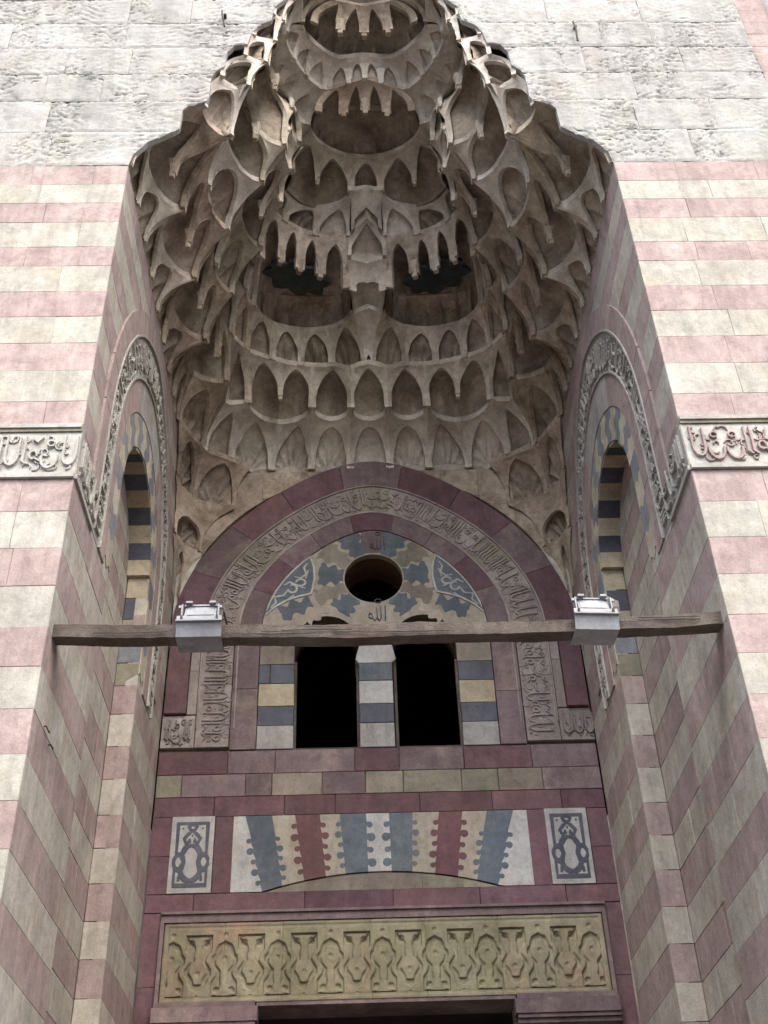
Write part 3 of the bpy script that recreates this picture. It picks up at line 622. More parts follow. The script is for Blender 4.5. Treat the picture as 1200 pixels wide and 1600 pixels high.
# relieving arch of joggled marble pieces
TX = [-1.605, -1.48, -1.19, -0.94, -0.67, -0.45, -0.16, 0.09, 0.35, 0.64, 0.90, 1.17, 1.46, 1.605]
BX = [-1.605, -1.27, -1.06, -0.83, -0.60, -0.39, -0.15, 0.10, 0.32, 0.56, 0.80, 1.00, 1.22, 1.605]
VM = ['white', 'blue', 'paleint', 'deepred', 'paleint', 'blue', 'white', 'blue', 'paleint', 'deepred', 'paleint', 'blue', 'white']
def zarc(x): return 6.045 + 0.19 * (1 - (x / 1.27) ** 2) if abs(x) < 1.27 else 6.045
def joint(i):
    if i in (0, 13): return [(TX[i], 6.885), (BX[i], 6.045)]
    xt, xb = TX[i], BX[i]; zt, zb = 6.885, zarc(BX[i]); pts = []
    dark = i % 2                         # the dark stones sit right of odd joints
    sgn = -1 if dark else 1; n = 5 if abs(xt) > 0.3 else 4
    t0 = 0.10 if abs(xt) < 1.1 else 0.28
    pts.append((xt, zt))
    for k in range(n):
        c = t0 + (0.97 - t0) * (k + 0.5) / n; L = (0.97 - t0) / n * (zt - zb)
        cx = xt + (xb - xt) * c; cz = zt + (zb - zt) * c; r = L * 0.27; big = 1.25 if k % 2 else 0.9; r *= big
        # neck, hooked round knob
        pts.append((cx, cz + L * 0.30))
        for t in np.linspace(0.62, -0.85, 8):
            pts.append((cx + sgn * (r * 0.95 + r * 1.0 * math.cos(t * PI)), cz + r * math.sin(t * PI) + 0.006))
        pts.append((cx, cz - L * 0.18))
    pts.append((xb, zb)); return pts
for i in range(13):
    l, r = joint(i), joint(i + 1); bot = [(BX[i] + (BX[i + 1] - BX[i]) * k / 6, zarc(BX[i] + (BX[i + 1] - BX[i]) * k / 6)) for k in range(1, 6)]
    ngon(BACK, l + bot + r[::-1], VM[i], bw, 'joggled_voussoir', 0.004 if VM[i] in ('blue', 'deepred') else 0.002, 0.06)
nseg = [-1.27, -0.8, -0.2, 0.42, 0.85, 1.27]
for a_, b_ in zip(nseg, nseg[1:]):
    xs = [a_ + (b_ - a_) * k / 8 for k in range(9)]
    ngon(BACK, [(x, zarc(x) - 0.012) for x in xs] + [(b_ - 0.002, 6.042), (a_ + 0.002, 6.042)], 'tan', bw, 'tympanum_stone', -0.012, 0.06)
# inlaid panels either side
def panel(cx):
    u0, u1, z0, z1 = cx - 0.23, cx + 0.23, 6.045, 6.89
    pl = MB(); pl.box(u0, u1, BACKY - 0.012, BACKY + 0.06, z0, z1); po = pl.obj('inlaid_panel', 'white', bw)
    mb = MB(); h0, h1 = 0.010, 0.0155
    R = lambda p, w_=0.034: ribbon(mb, BACK, [(cx + a_, z1 - b_) for a_, b_ in p], w_ * 1.55, h0, h1, taper=0.96)
    R([(-0.16, 0.45), (-0.16, 0.08), (0.16, 0.08), (0.16, 0.45)], 0.036); R([(-0.17, 0.57), (-0.17, 0.765), (0.17, 0.765), (0.17, 0.57)], 0.036)
    for s in (-1, 1):
        R(arcp(s * 0.135, 0.51, 0.048, 0.075, 0, 2 * PI, 14), 0.027)
        R([(s * 0.16, 0.42), (s * 0.105, 0.43), (s * 0.08, 0.385), (s * 0.05, 0.335), (0, 0.325)], 0.042); R([(s * 0.165, 0.60), (s * 0.11, 0.60), (s * 0.09, 0.66), (s * 0.05, 0.70), (0, 0.71)], 0.042)
        R([(s * 0.082, 0.42), (s * 0.072, 0.51), (s * 0.085, 0.60)], 0.026); R([(0, 0.165), (s * 0.045, 0.20), (s * 0.085, 0.25), (s * 0.065, 0.30), (s * 0.025, 0.28), (s * 0.03, 0.25)], 0.027)
        R([(s * 0.11, 0.13), (s * 0.10, 0.145)], 0.014); R([(s * 0.115, 0.66), (s * 0.12, 0.72)], 0.020); R([(s * 0.03, 0.70), (s * 0.04, 0.765)], 0.02); R([(s * 0.02, 0.09), (s * 0.05, 0.115), (s * 0.03, 0.16)], 0.02)
    R(arcp(0, 0.125, 0.034, 0.03, 0, 2 * PI, 10), 0.018); R(arcp(0, 0.737, 0.02, 0.018, 0, 2 * PI, 8), 0.014); R([(0, 0.205), (0, 0.235)], 0.010)
    mb.obj('inlay_tracery', 'navy', po)
panel(-2.04); panel(2.03)
# moulding and carved interlace lintel
mo = MB(); mo.box(-2.30, 2.31, BACKY - 0.045, BACKY + 0.05, 5.815, 5.842); mo.box(-2.30, 2.31, BACKY - 0.02, BACKY + 0.05, 5.735, 5.812)
mo.box(-2.30, -2.262, BACKY - 0.035, BACKY + 0.05, 4.93, 5.734); mo.box(2.272, 2.31, BACKY - 0.035, BACKY + 0.05, 4.93, 5.734)
mo.obj('lintel_moulding', 'redpale', bw)
for sg in (-1, 1):
    u0, u1 = (-2.49, -2.302) if sg < 0 else (2.312, 2.49)
    block(BACK, u0, u1, 4.5, 5.10, 'red', bw, gap=0.002); block(BACK, u0, u1, 5.10, 5.84, 'red', bw, gap=0.002)
GX = np.linspace(-2.255, 2.265, 640); GZ = np.linspace(4.94, 5.725, 116); X, Z = np.meshgrid(GX, GZ)
def smooth(d, w_=0.010): return np.clip(0.5 - d / w_, 0, 1)
per = 0.535; H_ = np.zeros_like(X)
ph = (X + 0.02) / (per / 2); kk = np.round(ph); lx = np.abs((ph - kk) * per / 2); upm = (kk.astype(int) % 2 == 0)
tz = (Z - 4.985) / 0.62; tz = np.where(upm, tz, 1 - tz)
prof_t = [-0.01, 0.0, 0.10, 0.22, 0.34, 0.42, 0.48, 0.56, 0.64, 0.70, 0.76, 0.84, 0.90, 0.92, 2]
prof_w = [-0.1, 0.165, 0.155, 0.125, 0.075, 0.065, 0.085, 0.115, 0.115, 0.085, 0.080, 0.060, 0.0, -0.05, -0.1]
wv = np.interp(tz, prof_t, prof_w) ; rec = smooth(lx - wv * 1.15, 0.014)
# palmette left standing inside each recess
pt = [-1, 0.03, 0.04, 0.16, 0.22, 0.34, 0.42, 0.52, 0.60, 0.70, 0.78, 0.80, 2]; pw = [-0.1, -0.05, 0.10, 0.035, 0.025, 0.035, 0.03, 0.07, 0.075, 0.04, 0.03, -0.05, -0.1]
pal = smooth(lx - np.interp(tz, pt, pw) * 1.25, 0.012)
eye = smooth(np.hypot(lx, (tz - 0.62) * 0.62) - 0.022, 0.012); dot = smooth(np.hypot(lx - 0.075, (tz - 0.13) * 0.62) - 0.030, 0.012)
dot2 = smooth(np.hypot(lx, (tz - 1.0) * 0.62) - 0.022, 0.012)
H_ = -0.030 * rec + 0.025 * pal * rec - 0.012 * eye - 0.02 * dot - 0.014 * dot2
fr = np.minimum(np.minimum(X + 2.255, 2.265 - X), np.minimum(Z - 4.94, 5.725 - Z))
H_ = np.where(fr < 0.055, np.where(fr < 0.03, 0.004, -0.004), H_); H_ += 0.004 * nfield(X, Z, 25, 4) + 0.004 * nfield(X, Z, 7, 9)
seams = [-2.255, -1.64, -1.05, -0.14, 0.42, 1.18, 1.75, 2.265]
for a_, b_ in zip(seams, seams[1:]):
    idx = [j for j in range(len(GX)) if a_ - 0.004 <= GX[j] <= b_ + 0.004]
    e = np.minimum(np.abs(GX - a_), np.abs(GX - b_))
    mb = MB(); grid(mb, [[(GX[j], BACKY - H_[i, j] + (0.006 if e[j] < 0.005 else 0), GZ[i]) for j in idx] for i in range(len(GZ))])
    mb.obj('carved_lintel_stone', 'lintel', bw, smooth=60)
# lintel underside, door opening and lower mouldings
mb = MB(); mb.box(-1.29, 1.29, BACKY + 0.0, BACKY + 0.5, 4.90, 4.938); mb.box(-2.3, -1.30, BACKY - 0.05, BACKY + 0.1, 4.88, 4.938); mb.box(1.30, 2.31, BACKY - 0.05, BACKY + 0.1, 4.88, 4.938)
mb.obj('lintel_soffit', 'redpale', bw)
for sg in (-1, 1):
    a = lambda x0, x1: (min(sg * x0, sg * x1), max(sg * x0, sg * x1))
    mb = MB(); u0, u1 = a(1.27, 2.31); mb.box(u0, u1, BACKY - 0.10, BACKY + 0.1, 4.74, 4.878); u0, u1 = a(1.29, 2.31)
    mb.box(u0, u1, BACKY - 0.085, BACKY + 0.1, 4.70, 4.735); mb.box(u0, u1, BACKY - 0.06, BACKY + 0.1, 4.655, 4.695); mb.obj('door_cornice', 'redpale', bw)
    u0, u1 = a(1.34, 2.49)
    for k in range(8): course(BACK, u0, u1, k * 0.56, k * 0.56 + 0.56, 'red' if k % 2 else 'tan', bw, 0.5, 0.7)
# mortar bed (openings left free) and dark rooms behind
core = MB(); yb = BACKY + 0.07
for (x0, x1, z0, z1) in ((-2.5, -1.30, 0, 4.9), (1.30, 2.5, 0, 4.9), (-2.5, 2.5, 4.94, 7.672), (-2.5, -1.0, 7.672, 9.06), (1.0, 2.5, 7.672, 9.06), (-2.5, -1.36, 9.06, 10.9), (1.36, 2.5, 9.06, 10.9), (-2.5, 2.5, 10.9, 11.95)):
    core.box(x0, x1, yb, yb + 0.4, z0, z1)
core.obj('mortar_bed', 'mortar', bw)
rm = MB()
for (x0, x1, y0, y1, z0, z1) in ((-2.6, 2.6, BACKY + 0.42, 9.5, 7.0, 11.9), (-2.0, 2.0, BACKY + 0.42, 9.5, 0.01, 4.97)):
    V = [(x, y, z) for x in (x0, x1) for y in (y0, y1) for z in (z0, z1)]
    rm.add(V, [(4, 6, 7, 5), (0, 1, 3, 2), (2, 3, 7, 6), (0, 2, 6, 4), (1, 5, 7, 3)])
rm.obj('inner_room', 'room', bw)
# spandrels beside the great arch: rough plaster and stone
def spand(x0, x1, z0, z1, m, h=0.0):
    pts = []; n = 10
    a = [(x0 + (x1 - x0) * i / n) for i in range(n + 1)]
    lowz = lambda x: max(z0, BC + math.sqrt(max(0, 2.44 ** 2 - x * x)))
    low = [(x, lowz(x)) for x in a]
    if min(p[1] for p in low) > z1 - 0.02: return
    low = [(x, min(z, z1)) for x, z in low]
    ngon(BACK, low + [(x1, z1), (x0, z1)], m, bw, 'spandrel_stone', h, 0.08)
for sg in (-1, 1):
    for (a_, b_, c_, d_, m) in ((0.25, 0.95, 11.3, 11.8, 'muqbrown'), (0.95, 1.45, 11.0, 11.35, 'tan'), (0.95, 1.45, 11.352, 11.8, 'muqbrown'), (1.45, 1.9, 10.5, 11.2, 'muqbrown'), (1.45, 1.9, 11.202, 11.8, 'muqbrown'), (1.9, 2.49, 9.4, 10.4, 'muqlight'), (1.9, 2.49, 10.402, 11.1, 'muqbrown'), (1.9, 2.49, 11.102, 11.8, 'muqbrown')):
        x0, x1 = (a_, b_) if sg > 0 else (-b_, -a_)
        spand(x0 + 0.002, x1 - 0.002, c_, d_, m, random.uniform(-.006, .004))

# ------------------------------------------------------------------ muqarnas hood
hood = root('muqarnas_hood', 'deep stalactite vaulted half dome of tiered stone cells over the recess', 'vault')
LZ = {-3: 9.7, -2: 10.45, -1: 11.2, 0: 11.82, 1: 12.36, 2: 12.93, 3: 13.5, 4: 13.93, 5: 14.35, 6: 14.8, 7: 15.25, 8: 15.65, 9: 16.05, 10: 16.5, 11: 17.1}
# plan outline of every tier, right half, centre -> facade: (x, y, bulge of the arc that follows)
LEV = {
 0: [(0, 4.86, 0), (.27, 4.86, 0), (.80, 4.86, 0), (1.34, 4.85, 0), (1.87, 4.62, .02), (2.2, 4.42, .03), (2.46, 3.85, 0), (2.485, 3.3, 0), (2.485, 0, 0)],
 1: [(0, 4.49, -1), (.25, 4.22, .26), (.77, 4.22, .36), (1.62, 4.11, .02), (1.93, 4.12, 0), (1.84, 3.72, .40), (2.05, 2.98, .34), (2.07, 1.98, .32), (2.09, .98, .27), (2.18, 0.02, 0)],
 2: [(0, 3.97, .0), (.25, 4.06, .02), (.45, 4.0, .02), (.85, 4.0, .02), (1.25, 3.9, .02), (1.63, 3.69, .01), (1.80, 3.42, .14), (1.72, 2.72, .22), (1.68, 1.72, .27), (1.52, .42, .12), (1.80, 0.02, 0)],
 3: [(0, 3.54, 0), (.2, 3.54, .40), (1.51, 3.46, .05), (1.62, 3.15, .24), (1.36, 2.45, .26), (1.27, 1.46, .36), (1.33, .15, .1), (1.66, 0.02, 0)],
 4: [(0, 3.05, 0), (.26, 2.95, 0), (1.37, 2.76, .20), (1.10, 2.1, .1), (.95, 1.6, .03), (1.0, 1.24, .36), (1.15, .12, .05), (1.42, 0.02, 0)],
 5: [(0, 2.64, 0), (.23, 2.95, .26), (1.37, 2.24, .06), (1.0, 1.9, .1), (.95, 1.3, .25), (1.05, .10, .05), (1.34, 0.02, 0)],
 6: [(0, 2.50, 0), (.20, 2.54, .35), (1.10, 2.40, .1), (.85, 1.8, .1), (.92, 1.3, .28), (.98, .10, .02), (1.10, 0.02, 0)],
 7: [(0, 2.33, -1), (.73, 1.82, .05), (.90, 1.62, .25), (1.10, .65, .1), (.86, .10, .02), (.94, 0.02, 0)],
 8: [(0, 1.38, 0), (.50, 1.56, .12), (1.0, .76, .05), (.78, .08, .02), (.86, 0.02, 0)],
 9: [(0, 1.30, 0), (.28, 1.33, .10), (.80, .85, .05), (.64, .06, .02), (.73, 0.02, 0)],
 10: [(0, .85, 0), (.42, .75, .1), (.52, .3, .02), (.62, 0.02, 0)],
 11: [(0, .3, 0), (.40, 0.02, 0)],
}
OUTC = np.array([0.0, 0.0])
def seg(p, q, b, n=20):
    p, q = np.array(p[:2], float), np.array(q[:2], float); d = q - p; l = np.linalg.norm(d) or 1; N = np.array([-d[1], d[0]]) / l
    if np.dot(N, (p + q) / 2 - OUTC) < 0: N = -N
    t = np.linspace(0, 1, n + 1); return p + np.outer(t, d) + np.outer(b * np.sqrt(np.clip(1 - (2 * t - 1) ** 2, 0, 1)) ** 1.2, N)
CUR = {}
for k, L_ in LEV.items():
    pts = []
    for a_, b_ in zip(L_, L_[1:]):
        if a_[2] == -1:     # half of an arc that crosses the middle: quarter ellipse
            t = np.linspace(0, PI / 2, 14); s = np.stack([b_[0] * np.sin(t), b_[1] + (a_[1] - b_[1]) * np.cos(t)], 1)
        else: s = seg(a_, b_, a_[2])
        pts.append(s if not pts else s[1:])
    CUR[k] = np.concatenate(pts)
FULL = {k: np.concatenate([c[::-1][:-1] * [-1, 1], c]) for k, c in CUR.items()}
def near(c, p): return int(np.argmin(((c - np.array(p)) ** 2).sum(1)))
def sub(k, pa, pb):
    c = FULL[k]; i, j = near(c, pa), near(c, pb)
    return c[i:j + 1] if i < j else c[j:i + 1][::-1]
def resample(c, u):
    if len(c) < 2: return np.repeat(c[:1], len(u), 0)
    d = np.concatenate([[0], np.cumsum(np.hypot(*np.diff(c, axis=0).T))]); d /= d[-1] or 1
    return np.stack([np.interp(u, d, c[:, 0]), np.interp(u, d, c[:, 1])], 1)
def parch(x, k=0.16): return np.sqrt(np.clip(1 - ((np.abs(x) + k) / (1 + k)) ** 2, 0, 1)) / math.sqrt(1 - (k / (1 + k)) ** 2)
def cell(kb, P0, P1, kt, T0, T1, bulge=None, front=None, n=1, H=0.94, leg=0.30, pend=0.0, rib=0.05, deco='flute', m='muq', mirror=True, zb=None, zt=None, top=None, nfl=9, t=0.05, fascia=0.085, gexp=2.0, bottom=None, hol=True):
    """one niche of the vault: a raised pierced front with pointed arches flaring out to the tier above, and the hollow behind it"""
    zb = LZ[kb] if zb is None else zb; zt = LZ[kt] if zt is None else zt; h = zt - zb
    P0, P1 = np.array(P0, float), np.array(P1, float)
    chord = (lambda u: P0 + np.outer(u, P1 - P0)) if front is None else (lambda u: resample(np.array(front, float), u))
    d = P1 - P0; l = np.linalg.norm(d); N = np.array([-d[1], d[0]]) / l
    if np.dot(N, (P0 + P1) / 2 - OUTC) < 0: N = -N
    if bulge is None: bulge = 0.3 * l
    Bf = (lambda u: chord(u) + np.outer(bulge * np.clip(1 - (2 * u - 1) ** 2, 0, 1) ** 0.6, N) + N * 0.07)
    if bottom is not None: Bf = (lambda u: resample(bottom, u) + N * 0.07)
    Tc = top if top is not None else sub(kt, T0, T1); Tf = lambda u: resample(Tc, u)
    gf = lambda v: 0.7 * v ** (gexp + 1.2) + 0.3 * (1 - np.sqrt(np.clip(1 - v * v, 0, 1)))
    # frame columns
    us, av = [], []
    rw = min(rib / l, 0.2)
    us += [0.0, rw]; av += [0.0, 0.0]
    for i in range(n):
        a = rw + (1 - 2 * rw) * i / n + (rw * 0.7 if i else 0); b = rw + (1 - 2 * rw) * (i + 1) / n - (rw * 0.7 if i < n - 1 else 0)
        x = -np.cos(np.linspace(0, PI, 15)); u_ = a + (b - a) * (x + 1) / 2
        lg = leg if n == 1 else max(leg, pend + 0.12)
        aa = lg + (H - lg) * parch(x); 
        us += list(u_); av += list(aa)
        if i < n - 1: us += [b, b + rw * 1.4]; av += [pend, pend]
    us += [1 - rw, 1.0]; av += [0.0, 0.0]
    us, av = np.array(us), np.array(av)
    def F(u, v): return chord(u) * (1 - gf(v))[:, None] + Tf(u) * gf(v)[:, None]
    mb = MB(); nf = 8; rows = []; rowsb = []
    for j, fv, up_ in ((0, 0, .012), (1, .07, .012), (2, .085, 0), (3, .2, 0), (4, .35, 0), (5, .5, 0), (6, .68, 0), (7, .84, 0), (8, 1, 0)):
        v = av + (1 - av) * fv; p = F(us, v) - N * up_; z = zb + v * h
        rows.append([(p[i, 0], p[i, 1], z[i]) for i in range(len(us))]); pb = p + N * t
        rowsb.append([(pb[i, 0], pb[i, 1], z[i] + 0.01) for i in range(len(us))])
    pt_ = Tf(us)
    rows.append([(q[0], q[1], zt + fascia) for q in pt_]); rows.append([(q[0] + N[0] * 0.10, q[1] + N[1] * 0.10, zt + fascia) for q in pt_])
    # winding: front faces away from N
    fl = (d[0] * N[1] - d[1] * N[0]) < 0
    grid(mb, rows, flip=fl); grid(mb, [rowsb[0], rows[0]], flip=fl); grid(mb, rowsb[:], flip=not fl)
    # hollow
    nu, nv = (64 if deco == 'panels' else 34), 24; u = (1 - np.cos(np.linspace(0, PI, nu + 1))) / 2 * 0.5 + np.linspace(0, 1, nu + 1) * 0.5
    env = np.clip(1 - np.abs(2 * u - 1) ** 6, 0, 1) ** 0.5 * (min(H + 0.1, 0.99) - leg) + leg
    B = Bf(u); top_ = F(u, env) + N * t * 0.8; G = []
    for j in range(nv + 1):
        s = j / nv; w_ = 0.55 * (s ** 3) + 0.45 * (1 - math.sqrt(max(0, 1 - s * s))); p = B * (1 - w_) + top_ * w_; z = zb + 0.0 + s * env * h
        X_, Y_ = (2 * u - 1), s * env
        r = np.hypot(X_, Y_ * 1.2); ang = np.arctan2(Y_ * 1.2, X_)
        if deco == 'flute': dd = 0.055 * (np.abs(np.sin(ang * nfl / 2)) - 0.5) * np.clip((r - 0.12) * 4, 0, 1) * (1 - s ** 6)
        elif deco == 'vflute': dd = 0.055 * (np.abs(np.sin(u * PI * nfl)) - 0.5) * np.clip(s * 5, 0, 1) * (1 - s ** 4)
        elif deco == 'panels':
            q = (u * nfl) % 1; hh = 0.25 + 0.5 * parch(2 * q - 1); edge = np.clip((hh - s) / 0.05, 0, 1) * np.clip((s - 0.05) / 0.04, 0, 1) * np.clip((0.43 - np.abs(q - 0.5)) / 0.04, 0, 1); dd = 0.10 * edge
        elif deco == 'star': dd = 0.03 * np.abs(np.sin(ang * nfl / 2)) * np.clip((s - .3) * 3, 0, 1)
        else: dd = np.zeros_like(u)
        p = p + np.outer(dd, N); G.append([(p[i, 0], p[i, 1], z[i]) for i in range(len(u))])
    nfr = len(mb.F); grid(mb, G, flip=fl)
    for i_, v_ in enumerate(mb.V):       # worn, slightly uneven carving
        q_ = Vector((abs(v_[0]) if not mirror else v_[0], v_[1], v_[2])); n_ = mn.noise_vector(q_ * 9.0) * 0.009 + mn.noise_vector(q_ * 28.0) * 0.0045
        mb.V[i_] = (v_[0] + n_.x, v_[1] + n_.y, v_[2] + n_.z)
    me = mesh('muqarnas_cell', mb.V, mb.F, 42); o = link('muqarnas_cell', me, m, hood)
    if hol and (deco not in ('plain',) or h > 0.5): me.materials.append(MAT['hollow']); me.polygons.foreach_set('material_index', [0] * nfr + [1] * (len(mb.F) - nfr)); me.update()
    if mirror: o2 = o.copy(); col.objects.link(o2); o2.scale = (-1, 1, 1); o2.parent = hood
    # hanging stems
    for i in range(1, n):
        uu = rw + (1 - 2 * rw) * i / n; v = pend; p = F(np.array([uu]), np.array([pend]))[0]
        pendant(p[0] + N[0] * t / 2, p[1] + N[1] * t / 2, zb + pend * h, m, mirror, math.atan2(d[1], d[0]), size=rw * 1.2 * l / 2)
    return o
def pendant(x, y, z, m='muqlight', mirror=True, rot=0.0, size=0.045, L_=0.13):
    """stalactite stem: spreading head, square shaft, chipped foot"""
    mb = MB(); c, s = math.cos(rot), math.sin(rot); size = min(max(size, 0.032), 0.042)
    pr = [(L_ + 0.16, 1.55), (L_ + 0.08, 1.1), (L_, 0.9), (0.03, 0.82), (0.0, 0.7)]
    rs = []
    for zz, f in pr:
        a = size * f; rs.append([(x + (dx * c - dy * s) * a, y + (dx * s + dy * c) * a, z + zz - 0.06) for dx, dy in ((-1, -1), (0, -1.15), (1, -1), (1.1, 0), (1, 1), (0, 1.1), (-1, 1), (-1.1, 0), (-1, -1))])
    grid(mb, rs, flip=False); mb.add(rs[-1][:8], [tuple(range(8))])
    o = link('pendant', mesh('pendant', mb.V, mb.F), m, hood)
    if mirror and abs(x) > 0.02: o2 = o.copy(); col.objects.link(o2); o2.scale = (-1, 1, 1); o2.parent = hood
L0, L1, L2, L3, L4, L5, L6, L7, L8, L9, L10 = [LEV[i] for i in range(11)]
# -- tier 0: shells on the back wall, fans on the side walls
cell(0, (-.27, 4.86), (.27, 4.86), 1, (-.25, 4.22), (.25, 4.22), bulge=0.03, H=0.94, leg=.15, deco='plain', m='muqlight', mirror=False, hol=False)
for a_, b_, c_, d_ in (((.27, 4.86), (.80, 4.86), (.25, 4.22), (.77, 4.22)), ((.80, 4.86), (1.34, 4.86), (.77, 4.22), (1.22, 4.52)), ((1.34, 4.86), (1.87, 4.66), (1.22, 4.52), (1.62, 4.11))):
    cell(0, a_, b_, 1, c_, d_, bulge=0.05, H=0.94, leg=.15, deco='flute', m='muqlight', nfl=15, hol=False)
cell(0, (1.87, 4.66), (2.2, 4.42), 1, (1.62, 4.11), (1.93, 4.12), bulge=0.02, H=0.92, deco='plain', m='muqlight')
cell(0, (2.2, 4.42), (2.46, 3.85), 1, (1.84, 3.72), (2.42, 3.66), bulge=0.04, deco='flute', m='muqbrown', top=sub(1, (1.84, 3.72), (2.40, 3.66)))
cell(0, (2.19, 4.44), (2.23, 4.36), 1, None, None, bulge=0.0, H=0.3, leg=.1, deco='plain', m='muqbrown', t=0.01, top=np.array([(1.93, 4.12), (1.84, 3.72)]))
ys = [3.85, 3.42, 3.0, 2.5, 2.0, 1.5, 1.0, 0.5, 0.0]
for i, (ya, yb_) in enumerate(zip(ys, ys[1:])):
    T = lambda y: {3.85: (2.36, 3.60), 3.42: (2.42, 3.35), 3.0: (2.05, 2.98), 2.5: (2.40, 2.48), 2.0: (2.07, 1.98), 1.5: (2.40, 1.48), 1.0: (2.09, .98), 0.5: (2.41, .5), 0.0: (2.18, .02)}[y]
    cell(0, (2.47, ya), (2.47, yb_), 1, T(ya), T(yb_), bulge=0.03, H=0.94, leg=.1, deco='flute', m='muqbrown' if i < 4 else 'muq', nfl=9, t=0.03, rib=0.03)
# -- tier 1
cell(1, (-.25, 4.22), (.25, 4.22), 2, (-.25, 4.06), (.25, 4.06), bulge=0.27, H=0.94, deco='plain', m='muq', mirror=False)
cell(1, (.25, 4.22), (.77, 4.22), 2, (.25, 4.06), (.72, 4.0), bulge=0.26, H=0.94, deco='vflute', nfl=3, m='muq')
cell(1, (.77, 4.22), (1.62, 4.11), 2, (.72, 4.0), (1.63, 3.69), bulge=0.36, n=2, H=0.94, pend=0.30, deco='vflute', nfl=4, m='muq')
cell(1, (1.62, 4.11), (1.93, 4.12), 2, (1.63, 3.69), (1.80, 3.42), bulge=0.03, H=0.94, deco='plain', m='muq')
cell(1, (1.93, 4.12), (1.84, 3.72), 2, (1.80, 3.42), (1.82, 3.3), bulge=0.06, H=0.94, deco='plain', m='muqbrown')
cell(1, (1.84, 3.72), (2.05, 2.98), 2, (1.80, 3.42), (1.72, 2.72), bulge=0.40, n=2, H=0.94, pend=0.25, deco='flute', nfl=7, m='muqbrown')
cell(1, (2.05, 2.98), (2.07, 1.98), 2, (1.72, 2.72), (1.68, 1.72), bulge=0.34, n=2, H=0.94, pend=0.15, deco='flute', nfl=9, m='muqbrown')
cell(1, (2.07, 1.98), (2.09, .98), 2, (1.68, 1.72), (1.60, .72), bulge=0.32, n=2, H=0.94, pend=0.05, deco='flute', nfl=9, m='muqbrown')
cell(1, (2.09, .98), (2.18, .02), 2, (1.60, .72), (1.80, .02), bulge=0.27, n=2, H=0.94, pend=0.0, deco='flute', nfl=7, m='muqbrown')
# -- tier 2
cell(2, (-.05, 4.0), (.05, 4.0), 3, None, None, bulge=0.01, H=0.3, leg=.1, deco='plain', m='muqlight', mirror=False, t=.01, top=np.array([(-.24, 3.60), (0, 3.48), (.24, 3.60)]))
cell(2, (.05, 4.02), (.50, 4.02), 3, (.2, 3.54), (.50, 3.88), bulge=0.03, H=0.94, deco='flute', nfl=11, m='muq')
cell(2, (.50, 4.02), (.92, 4.0), 3, (.50, 3.88), (.92, 3.92), bulge=0.01, H=0.94, deco='flute', nfl=9, m='muq', t=0.02)
cell(2, (.92, 4.0), (1.30, 3.88), 3, (.92, 3.92), (1.28, 3.78), bulge=0.01, H=0.94, deco='flute', nfl=9, m='muq', t=0.02)
cell(2, (1.30, 3.88), (1.63, 3.69), 3, (1.28, 3.78), (1.51, 3.46), bulge=0.03, H=0.94, deco='plain', m='muq', t=0.03)
cell(2, (1.63, 3.69), (1.80, 3.42), 3, (1.51, 3.46), (1.60, 3.2), bulge=0.08, H=0.94, deco='flute', nfl=5, m='muqbrown')
cell(2, (1.80, 3.42), (1.72, 2.72), 3, (1.60, 3.2), (1.36, 2.45), bulge=0.16, n=1, H=0.94, deco='flute', nfl=7, m='muq')
cell(2, (1.72, 2.72), (1.88, 2.25), 3, (1.36, 2.45), (1.52, 2.0), bulge=0.07, H=0.94, deco='flute', nfl=9, m='muq')
cell(2, (1.88, 2.25), (1.68, 1.72), 3, (1.52, 2.0), (1.27, 1.46), bulge=0.09, H=0.94, deco='flute', nfl=9, m='muq')
cell(2, (1.68, 1.72), (1.86, 1.1), 3, (1.27, 1.46), (1.60, .85), bulge=0.10, H=0.94, deco='flute', nfl=9, m='muqlight')
cell(2, (1.86, 1.1), (1.52, .42), 3, (1.60, .85), (1.33, .15), bulge=0.16, H=0.94, deco='flute', nfl=9, m='muqlight')
cell(2, (1.52, .42), (1.80, .02), 3, (1.33, .15), (1.66, .02), bulge=0.10, H=0.94, deco='flute', nfl=7, m='muqlight')
# -- great twin hollows: tier 3 to 5
bot = sub(3, (.2, 3.54), (1.51, 3.46))
cell(3, (.24, 3.12), (1.40, 2.6), 5, None, None, front=[(.24, 3.12), (.45, 3.14), (.78, 3.08), (1.13, 2.88), (1.40, 2.55)], top=sub(5, (.23, 2.95), (1.34, 2.4)), bottom=bot, n=4, H=0.93, pend=0.30, leg=0.5, deco='panels', nfl=7, m='muq', rib=0.09, gexp=2.2)
cell(3, (-.2, 3.54), (.2, 3.54), 4, None, None, bulge=0.0, H=0.5, deco='plain', m='muqlight', mirror=False, rib=0.12, bottom=np.array([(-.2, 3.54), (.2, 3.54)]), front=[(-.25, 3.16), (0, 3.26), (.25, 3.16)], top=np.array([(-.27, 2.97), (0, 3.07), (.27, 2.97)]), t=0.01)
cell(4, (-.26, 2.93), (.26, 2.93), 5, None, None, bulge=0.14, H=0.93, deco='plain', m='muqlight', mirror=False, top=np.array([(-.23, 2.95), (0, 2.64), (.23, 2.95)]))
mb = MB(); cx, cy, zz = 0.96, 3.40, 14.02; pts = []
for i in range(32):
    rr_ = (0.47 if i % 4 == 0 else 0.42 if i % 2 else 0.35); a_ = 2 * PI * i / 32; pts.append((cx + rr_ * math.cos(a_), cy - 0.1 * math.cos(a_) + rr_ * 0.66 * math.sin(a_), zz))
V = pts + [(p[0], p[1], zz + 0.06) for p in pts]; mb.add(V, [tuple(range(31, -1, -1))] + [(i, (i + 1) % 32, 32 + (i + 1) % 32, 32 + i) for i in range(32)])
